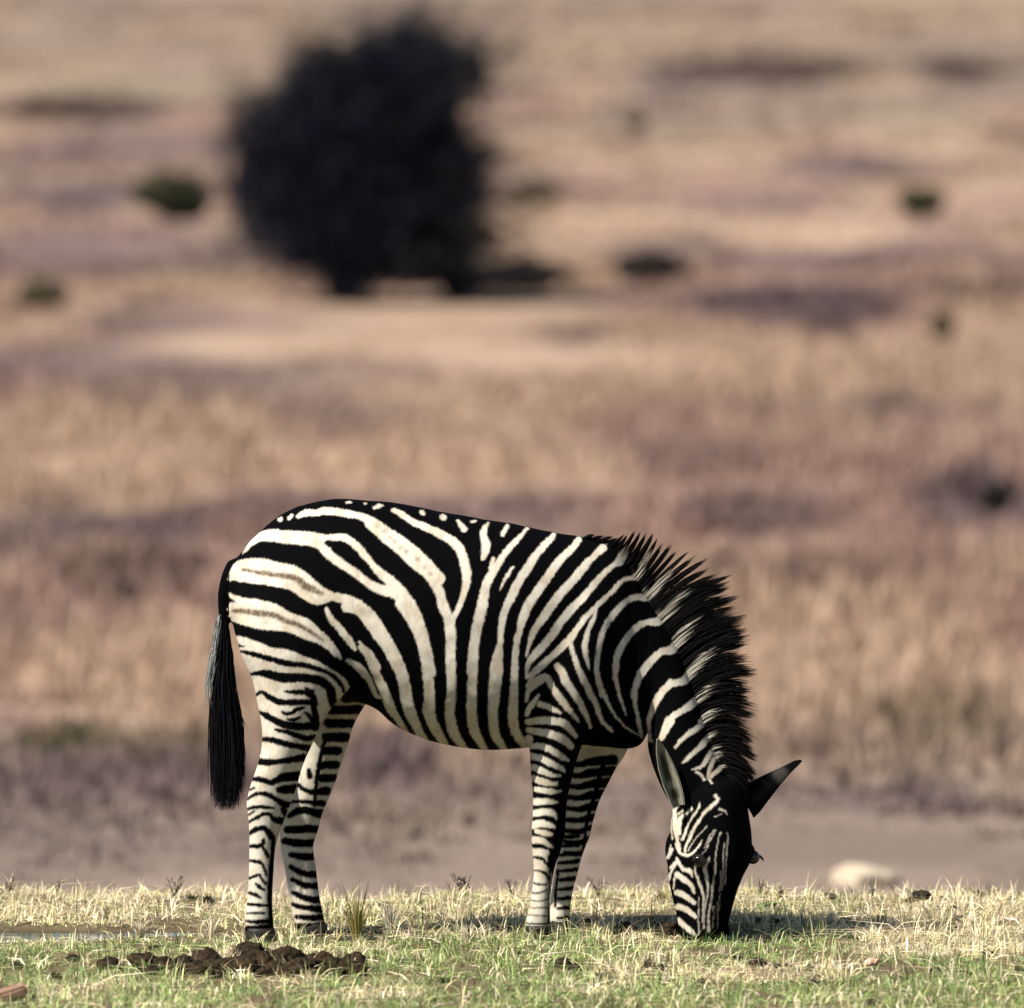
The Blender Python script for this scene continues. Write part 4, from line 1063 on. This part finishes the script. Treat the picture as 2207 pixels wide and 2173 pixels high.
# ------------------------------------------------------------------ dung lumps and stones
def lump_mesh(name, r, seed, mat, squash=.72, rough_=.55, sub=3):
    bm_ = bmesh.new(); bmesh.ops.create_icosphere(bm_, subdivisions=sub, radius=1)
    co_ = np.array([vv.co[:] for vv in bm_.verts])
    n = fbm(co_[:, 0] * 1.7 + seed * 3.1 + co_[:, 2], co_[:, 1] * 1.7 + co_[:, 2] * 1.3, 200 + seed, 3) + .5 * fbm(co_[:, 2] * 5 + seed + co_[:, 1] * 2, co_[:, 0] * 5 - co_[:, 1] * 4, 300 + seed, 3)
    f = 1 + (n - .75) * rough_ * 2.2
    co_ = co_ * f[:, None] * r; co_[:, 2] *= squash
    for vv, c in zip(bm_.verts, co_): vv.co = c
    me = bpy.data.meshes.new(name); bm_.to_mesh(me); bm_.free(); me.materials.append(mat)
    me.polygons.foreach_set('use_smooth', np.ones(len(me.polygons), bool))
    return me


M_DUNG = mat_noise('dung_fibre', (.006, .005, .0035), (.038, .025, .013), 60, rough=.95, spec=.08, bump=1.0, bdist=.012)
M_CLOD = mat_noise('dark_clod', (.008, .007, .005), (.034, .025, .016), 60, rough=.95, spec=.08, bump=1.0, bdist=.01)
M_STONE = mat_noise('red_stone', (.13, .075, .05), (.22, .14, .095), 30, rough=.85, bump=.6, bdist=.004)
M_PINK = mat_noise('pink_stone', (.50, .27, .20), (.62, .38, .30), 40, rough=.85, bump=.5, bdist=.003)
M_PALE = mat_noise('pale_rock', (.29, .245, .18), (.42, .355, .27), 5, rough=.9, bump=.7, bdist=.03)


def put_lump(px, py, r, mat, name, label, cat, group=None, squash=.72, lift=.35, Ysh=0):
    p = hit(px, py)
    o = bpy.data.objects.new(name, lump_mesh(name, r, int(rng.integers(0, 999)), mat, squash))
    o.location = (p[0], p[1] + Ysh, float(ground(p[0], p[1] + Ysh)) + r * squash * lift)
    o.rotation_euler = (rng.uniform(-.3, .3), rng.uniform(-.3, .3), rng.uniform(0, 6.3))
    return link(o, None, label, cat, group)


HEAP = [(318,2086,.036),(232,2094,.034),(356,2092,.030),(394,2094,.036),(442,2084,.040),(425,2098,.030),(470,2096,.036),(507,2096,.036),(536,2070,.040),(556,2078,.036),(536,2098,.036),(579,2090,.044),(615,2082,.044),(600,2102,.034),(640,2100,.036),(660,2092,.034),(687,2084,.036),(719,2090,.030),(756,2090,.036),(774,2102,.022),(335,2100,.022),(300,2100,.018),(486,2104,.024),(570,2106,.026),(700,2102,.022),(735,2104,.022),(620,2108,.022),(455,2108,.02),(380,2106,.018),(550,2060,.032),(530,2056,.028),(592,2074,.03),(640,2076,.03)]
for (px, py, r) in HEAP:
    put_lump(px, py, r * 1.10, M_DUNG, 'dung_lump', 'dark brown dung lump in the long heap in front of the hind hooves', 'dung', 'dung lumps in the long heap', squash=.72, lift=.38)
G_STRAY = 'stray dung lumps in the near grass'
ROW = 'tiny dung crumb in the row of three leading away from the muzzle'
for (px, py, r, lab) in [(1210,2086,.026,'larger of two dark dung lumps in the turf before the forelegs'),(1238,2094,.020,'smaller of two dark dung lumps in the turf before the forelegs'),
        (1400,2090,.022,'larger of two touching dung lumps in the turf before the muzzle'),(1424,2093,.017,'smaller of two touching dung lumps in the turf before the muzzle'),
        (1634,2084,.024,'round dark dung lump at the head of the crumb row past the muzzle'),(1675,2088,.014,ROW),(1703,2088,.015,ROW),(1744,2092,.013,ROW),
        (2017,2100,.016,'lone dark dung lump in straw beyond the pink stone'),(2196,2094,.014,'lone dung lump in straw farthest beyond the pink stone'),
        (159,2072,.022,'lone dung lump between the end of the heap and the puddle'),(36,2086,.016,'small dung lump in green grass between puddle and red slab'),
        (1880,2168,.018,'dark dung lump in green turf in front of the pink stone'),(530,2142,.016,'small dung lump in green turf in front of the long heap')]:
    put_lump(px, py, r, M_CLOD, 'dung_lump', lab, 'dung', G_STRAY, lift=.4)
for (px, py, r, lab) in [(1267,1996,.026,'dark crumbly clod on the bank right behind the forelegs'),(1246,1998,.015,'small clod touching the crumbly clod behind the forelegs'),
        (1345,2016,.034,'big dark clod midway between the forelegs and the muzzle'),(1322,2018,.020,'small clod beside the big one between forelegs and muzzle'),
        (1438,2016,.040,'broad dark clod close against the zebra\'s lower jaw'),(1405,2018,.026,'medium clod next to the broad one by the jaw'),
        (2068,1992,.024,'dark clod in the grass below the rim clods'),(2058,1960,.012,'tiny clod just above the dark clod under the rim'),(1817,1994,.020,'dark clod in dry grass in front of the cream boulder')]:
    put_lump(px, py, r, M_CLOD, 'earth_clod', lab, 'clod', 'earth clods behind the zebra', lift=.4)
for (px, py, r) in [(1791,1940,.020),(1985,1945,.032),(1968,1948,.02),(2027,1944,.016),(2110,1938,.026),(2130,1938,.02),(2175,1944,.014),(1075,1950,.012)]:
    put_lump(px, py, r, M_CLOD, 'earth_clod', 'dark earth clod perched on the rim of the bank', 'clod', 'earth clods along the rim', lift=.4)

# angular red stone and pink pebble
p = hit(10, 2168)
bm_ = bmesh.new(); bmesh.ops.create_cube(bm_, size=1)
for vv in bm_.verts:
    vv.co = Vector((vv.co.x * .15, vv.co.y * .07, vv.co.z * .034 + (.008 if vv.co.x > 0 else -.004)))
bmesh.ops.bevel(bm_, geom=bm_.edges[:], offset=.008, segments=2, affect='EDGES')
bmesh.ops.subdivide_edges(bm_, edges=bm_.edges[:], cuts=2, use_grid_fill=True)
for vv in bm_.verts:
    q = float(fbm(np.array([vv.co.x * 40 + vv.co.z * 30]), np.array([vv.co.y * 40 - vv.co.z * 20]), 401, 2)[0]) - .5
    vv.co *= 1 + q * .12
me = bpy.data.meshes.new('stone'); bm_.to_mesh(me); bm_.free(); me.materials.append(M_STONE)
o = bpy.data.objects.new('stone', me); o.location = (p[0] - .01, p[1], p[2] + .022); o.rotation_euler = (.1, -.22, .15)
link(o, None, 'flat reddish brown stone slab half sunk in the near turf', 'stone')
put_lump(1879, 2082, .020, M_PINK, 'stone', 'small pink rounded stone among the dry grass', 'stone', squash=.75, lift=.5)
# pale limestone hump lying beyond the rim
p = hit(1862, 1905)
o = bpy.data.objects.new('rock', lump_mesh('rock', 1.0, 17, M_PALE, 1.0, .3, 4))
o.scale = (.17, .24, .07); o.location = (p[0], p[1], p[2] + .01)
link(o, None, 'pale cream boulder behind the grassy rim right of the muzzle', 'rock')

# ------------------------------------------------------------------ the plain and hillside behind
NTF = 62000
D = np.sqrt(rng.uniform(61.0**2, 345.0**2, NTF * 2))
D = np.where(rng.random(NTF * 2) < .45, rng.uniform(54, 180, NTF * 2), D)
hx = (rng.uniform(-1, 1, NTF * 2)) * (D * .0434 * 1.05 + 1.2 + (D - 35) * .055)
D, hx = D[:NTF], hx[:NTF]
hy = D + CAM[1]
hcol = hill_colour(hx, hy)
dens = fbm(hx * .5, hy * .2, 504, 3)
edge = D + (fbm(hx * 1.1, D * .12, 505, 3) - .5) * 16
hgt = (.16 + .40 * smooth(.3, .7, dens)) * rng.uniform(.5, 1.25, NTF) * (.05 + .50 * smooth(56, 84, edge)) * (1 - .45 * smooth(130, 200, D))
tn = np.exp(-((hx + 2.0) / 4.0)**4) * smooth(128, 145, D) * smooth(172, 166, D)
hgt *= 1 - .82 * tn
NB = 7
bi = np.repeat(np.arange(NTF), NB); NBt = NTF * NB
az = rng.uniform(0, 2 * np.pi, NBt); ln = rng.uniform(.05, .6, NBt)
d = np.stack([np.cos(az), np.sin(az), 0 * az], -1)
hh = hgt[bi] * rng.uniform(.55, 1.1, NBt)
b0 = np.stack([hx[bi], hy[bi], ground(hx, hy)[bi] - .02], -1) + d * rng.uniform(0, .16, (NBt, 1))
tp = b0 + d * (hh * ln)[:, None] + EZ * hh[:, None]
sd = np.stack([-np.sin(az), np.cos(az), 0 * az], -1)
wdt = rng.uniform(.02, .06, NBt) * (.6 + D[bi] / 200)
w_ = sd * wdt[:, None]
v = np.stack([b0 - w_ * .5, b0 + w_ * .5, tp + w_ * .15, tp - w_ * .15], 1).reshape(-1, 3)
fl = np.arange(NBt * 4)
c = hcol[bi] * rng.uniform(.9, 1.1, (NBt, 1)) * .70
M_HILL = mat_attr('dry_hill_grass', rough=.8, spec=.1, transl=.25)
link(bpy.data.objects.new('hill_grass', make_mesh('hill_grass', v, fl, np.full(NBt, 4), np.repeat(c, 4, 0), M_HILL, False)), kind='stuff',
     label='tall dry tan and mauve grass covering the plain and hillside', cat='grass')

# ------------------------------------------------------------------ tree and shrubs on the hillside
M_BARK = mat_noise('dark_bark', (.005, .006, .009), (.014, .014, .019), 12, rough=.9, bump=.6, bdist=.02)
M_LEAF = mat_attr('dark_foliage', rough=.75, spec=.1, transl=.1)


def leaf_mesh(name, pts, size, cols, squash=1.0):
    n = len(pts)
    a = rng.normal(0, 1, (n, 3)); a /= np.linalg.norm(a, axis=1, keepdims=True)
    r = rng.normal(0, 1, (n, 3)); b2 = np.cross(a, r); b2 /= np.linalg.norm(b2, axis=1, keepdims=True)
    s = size * rng.uniform(.5, 1.3, (n, 1))
    v = np.stack([pts - a * s, pts + b2 * s * .45, pts + a * s, pts - b2 * s * .45], 1).reshape(-1, 3)
    c = np.array(cols)[rng.integers(0, len(cols), n)] * rng.uniform(.6, 1.3, (n, 1))
    return make_mesh(name, v, np.arange(n * 4), np.full(n, 4), np.repeat(c, 4, 0), M_LEAF, False)


def pip(x, y, poly):
    ins = np.zeros(x.shape, bool); n = len(poly)
    for k in range(n):
        x1, y1 = poly[k]; x2, y2 = poly[(k + 1) % n]
        c = (y1 > y) != (y2 > y)
        ins ^= c & (x < (x2 - x1) * (y - y1) / (y2 - y1 + 1e-12) + x1)
    return ins


tb = hit(738, 652)
TD = tb[1]
out = [(507,318),(520,262),(545,222),(590,170),(632,133),(680,100),(723,86),(760,92),(803,76),(845,60),(882,38),(925,58),(962,86),(1010,105),(1053,126),(1046,188),(1000,245),(1000,285),(1030,320),(1075,335),(1055,380),(1045,410),(1022,450),(1065,480),(1070,505),(1020,545),(1005,590),(950,600),(880,598),(815,606),(765,640),(755,662),(728,655),(694,592),(620,560),(540,525),(503,485),(492,440),(520,400),(500,360)]
outw = [tuple(P3(a, b2, TD)[[0, 2]]) for a, b2 in out]
ow = np.array(outw); tcx = (ow[:, 0].min() + ow[:, 0].max()) / 2; trx = (ow[:, 0].max() - ow[:, 0].min()) / 2
tzc = (ow[:, 1].min() + ow[:, 1].max()) / 2; trz = (ow[:, 1].max() - ow[:, 1].min()) / 2


def crown_pts(n):
    res = []
    tot = 0
    while tot < n:
        x = rng.uniform(ow[:, 0].min(), ow[:, 0].max(), n); z = rng.uniform(ow[:, 1].min(), ow[:, 1].max(), n)
        x2 = x + (fbm(x * 3, z * 3, 601, 2) - .5) * .35; z2 = z + (fbm(x * 3, z * 3, 602, 2) - .5) * .35
        ok = pip(x2, z2, outw)
        feather = .30 + .30 * pip(tcx + (x2 - tcx) * 1.12, tzc + (z2 - tzc) * 1.12, outw) + .40 * pip(tcx + (x2 - tcx) * 1.28, tzc + (z2 - tzc) * 1.28, outw)
        ok &= rng.random(n) < feather
        dd = 1 - ((x - tcx) / trx)**2 * .7 - ((z - tzc) / trz)**2 * .5
        yh = 1.5 * np.sqrt(np.clip(dd, .05, 1))
        y = rng.uniform(-1, 1, n) * yh
        cl = fbm(x * 2.4 + 7 + y, z * 2.4 + y * .7, 603, 3)
        ok &= rng.random(n) < smooth(.20, .44, cl) * (.75 + .25 * smooth(tzc - trz, tzc - trz * .45, z))
        res.append(np.stack([x, TD + y, z], -1)[ok]); tot += ok.sum()
    return np.concatenate(res)[:n]


tree = bpy.data.objects.new('tree', None); tree.location = tb
link(tree, None, 'large dark rounded thicket-like tree on the hillside behind the zebra', 'tree')
inv = Matrix.Translation(tb).inverted()


def child(o, parent, loc):
    link(o, parent); o.matrix_parent_inverse = Matrix.Translation(loc).inverted(); return o


stems = [np.array([tb[0] + rng.normal(0, .05), TD + rng.normal(0, .05), tb[2] - .05]) for _ in range(7)]
sb = P3(985, 600, TD + .3); stems += [np.array([sb[0] + rng.normal(0, .05), TD + .3, float(ground(sb[0], TD + .3)) - .05]) for _ in range(2)]
tg = crown_pts(150)
paths, rads = [], []
for g in tg:
    st = min(stems, key=lambda s: abs(s[0] - g[0]) + rng.uniform(0, 1.2))
    t = np.linspace(0, 1, 8)[:, None]
    ctrl = st * .55 + g * .45 + np.array([(st[0] - g[0]) * .18, 0, .25 * (g[2] - st[2])]) + rng.normal(0, .1, 3)
    pth = st * (1 - t)**2 + 2 * ctrl * t * (1 - t) + g * t * t
    pth[1:-1] += rng.normal(0, .03, (6, 3))
    paths.append(pth); rads.append(np.linspace(.055, .012, 8) * rng.uniform(.6, 1.2))
bp_ = np.array(paths)
trunkp = np.array([[tb + EZ * -.1, tb + EZ * .1, tb + np.array([.03, 0, .3]), tb + np.array([.08, 0, .6]), tb + np.array([.16, 0, .95]), tb + np.array([.22, 0, 1.3]), tb + np.array([.3, 0, 1.8]), tb + np.array([.3, 0, 2.4])]])
trv, trf, trs = tubes(trunkp, np.array([[.17, .14, .12, .11, .10, .085, .06, .03]]), 10)
me = make_mesh('trunk', trv, trf, trs, None, M_BARK); child(bpy.data.objects.new('trunk', me), tree, tb)
lv, lf, ls = tubes(bp_, np.array(rads), 5)
me = make_mesh('limbs', lv, lf, ls, None, M_BARK); child(bpy.data.objects.new('limbs', me), tree, tb)
allp = bp_[:, 2:].reshape(-1, 3)
tw = crown_pts(5200)
hv_ = tw - np.array([tcx, TD, tzc]); hn_ = np.linalg.norm(hv_, axis=1, keepdims=True)
tw = tw + hv_ / hn_ * (rng.exponential(.16, (5200, 1)) * (hn_ > 1.0))
near = np.array([allp[np.argmin(((allp - q)**2).sum(1))] for q in tw])
vec = tw - near; L_ = np.linalg.norm(vec, axis=1, keepdims=True); near = tw - vec * np.minimum(1, .75 / (L_ + 1e-6))
t = np.linspace(0, 1, 4)[None, :, None]
ed_ = tw[hn_[:, 0] > 1.15][:900]; NW = len(ed_)
ev = ed_ - np.array([tcx, TD, tzc]); ev /= np.linalg.norm(ev, axis=1, keepdims=True)
ev = ev + rng.normal(0, .35, ev.shape) + np.array([.25, 0, .1])
wl = rng.uniform(.2, .75, (NW, 1)) * np.where(ed_[:, :1] > tcx + .6, 1.25, .8)
tw = np.concatenate([tw, ed_ + ev * wl]); near = np.concatenate([near, ed_ - ev * .1])
tp_ = near[:, None] * (1 - t) + tw[:, None] * t + rng.normal(0, .02, (len(tw), 4, 3))
tv, tf, ts = tubes(tp_, np.tile([.011, .009, .007, .003], (len(tw), 1)), 3)
me = make_mesh('twigs', tv, tf, ts, None, M_BARK); child(bpy.data.objects.new('twigs', me), tree, tb)
halo = crown_pts(5000); hv_ = halo - np.array([tcx, TD, tzc]); halo = halo + hv_ / np.linalg.norm(hv_, axis=1, keepdims=True) * rng.exponential(.16, (5000, 1))
lp = np.concatenate([crown_pts(30000), halo, (tw[rng.integers(0, len(tw), 16000)] + rng.normal(0, .10, (16000, 3)))])
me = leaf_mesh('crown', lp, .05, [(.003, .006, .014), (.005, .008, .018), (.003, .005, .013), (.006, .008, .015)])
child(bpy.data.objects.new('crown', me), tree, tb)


def shrub(px, py, wpx, hpx, cols, n, label, cat='shrub', group=None, leaf=.05):
    p = hit(px, py)
    D_ = p[1] + 35
    rx = wpx * .5 * D_ / FPX; h = hpx * D_ / FPX
    k_ = rng.normal(0, 1, (n, 3)); k_ /= np.linalg.norm(k_, axis=1, keepdims=True); k_ *= rng.uniform(.3, 1, (n, 1))**.5
    k_ *= (.65 + .6 * fbm(k_[:, 0] * 2 + px, k_[:, 2] * 2 + k_[:, 1], 701, 2))[:, None]
    pts = np.stack([k_[:, 0] * rx, k_[:, 1] * rx * .8, (k_[:, 2] * .5 + .52) * h], -1)
    root = bpy.data.objects.new('shrub', None); root.location = p
    link(root, None, label, cat, group)
    link(bpy.data.objects.new('foliage', leaf_mesh('foliage', pts, leaf, cols)), root)
    ns = 12
    e = pts[rng.integers(0, n, ns)]
    t = np.linspace(0, 1, 5)[None, :, None]
    st = np.zeros((ns, 1, 3)); st[:, 0, :2] = rng.normal(0, rx * .08, (ns, 2)); st[:, 0, 2] = -.05
    pth = st * (1 - t) + e[:, None] * t
    sv, sf, ss = tubes(pth, np.tile([.02, .018, .014, .01, .005], (ns, 1)), 5)
    link(bpy.data.objects.new('stems', make_mesh('stems', sv, sf, ss, None, M_BARK)), root)


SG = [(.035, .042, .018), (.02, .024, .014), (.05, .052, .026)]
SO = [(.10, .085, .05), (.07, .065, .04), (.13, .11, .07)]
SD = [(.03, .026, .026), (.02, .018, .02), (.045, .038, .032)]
shrub(365, 478, 190, 110, SG, 2600, 'dark green rounded bush beside the big tree\'s left edge')
shrub(395, 478, 110, 70, [(.012, .014, .010)], 1500, 'blackish low bush growing into the dark green bush')
shrub(1988, 474, 110, 75, SG, 1600, 'small dark green bush alone on the open slope')
shrub(1150, 442, 130, 60, SO, 1300, 'small olive brown shrub right of the big tree')
shrub(90, 668, 130, 65, SO, 1500, 'olive brown shrub low on the slope far from the tree')
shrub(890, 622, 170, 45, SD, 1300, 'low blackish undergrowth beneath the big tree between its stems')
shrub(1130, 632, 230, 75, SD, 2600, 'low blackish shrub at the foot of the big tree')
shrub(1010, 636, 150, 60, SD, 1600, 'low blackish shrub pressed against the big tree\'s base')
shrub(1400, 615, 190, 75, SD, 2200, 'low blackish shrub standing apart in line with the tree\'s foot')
shrub(2148, 1108, 70, 70, SD, 800, 'small dark twiggy shrub in mauve grass level with the zebra\'s back')
shrub(2030, 735, 50, 60, SO, 600, 'tiny brown shrub below the slope\'s dark grass band')
shrub(1370, 292, 60, 40, SO, 600, 'tiny brown shrub high on the slope right of the tree crown')
shrub(265, 1340, 70, 90, [(.10, .075, .07), (.13, .10, .085)], 500, 'small mauve brown shrub behind the zebra\'s rump')
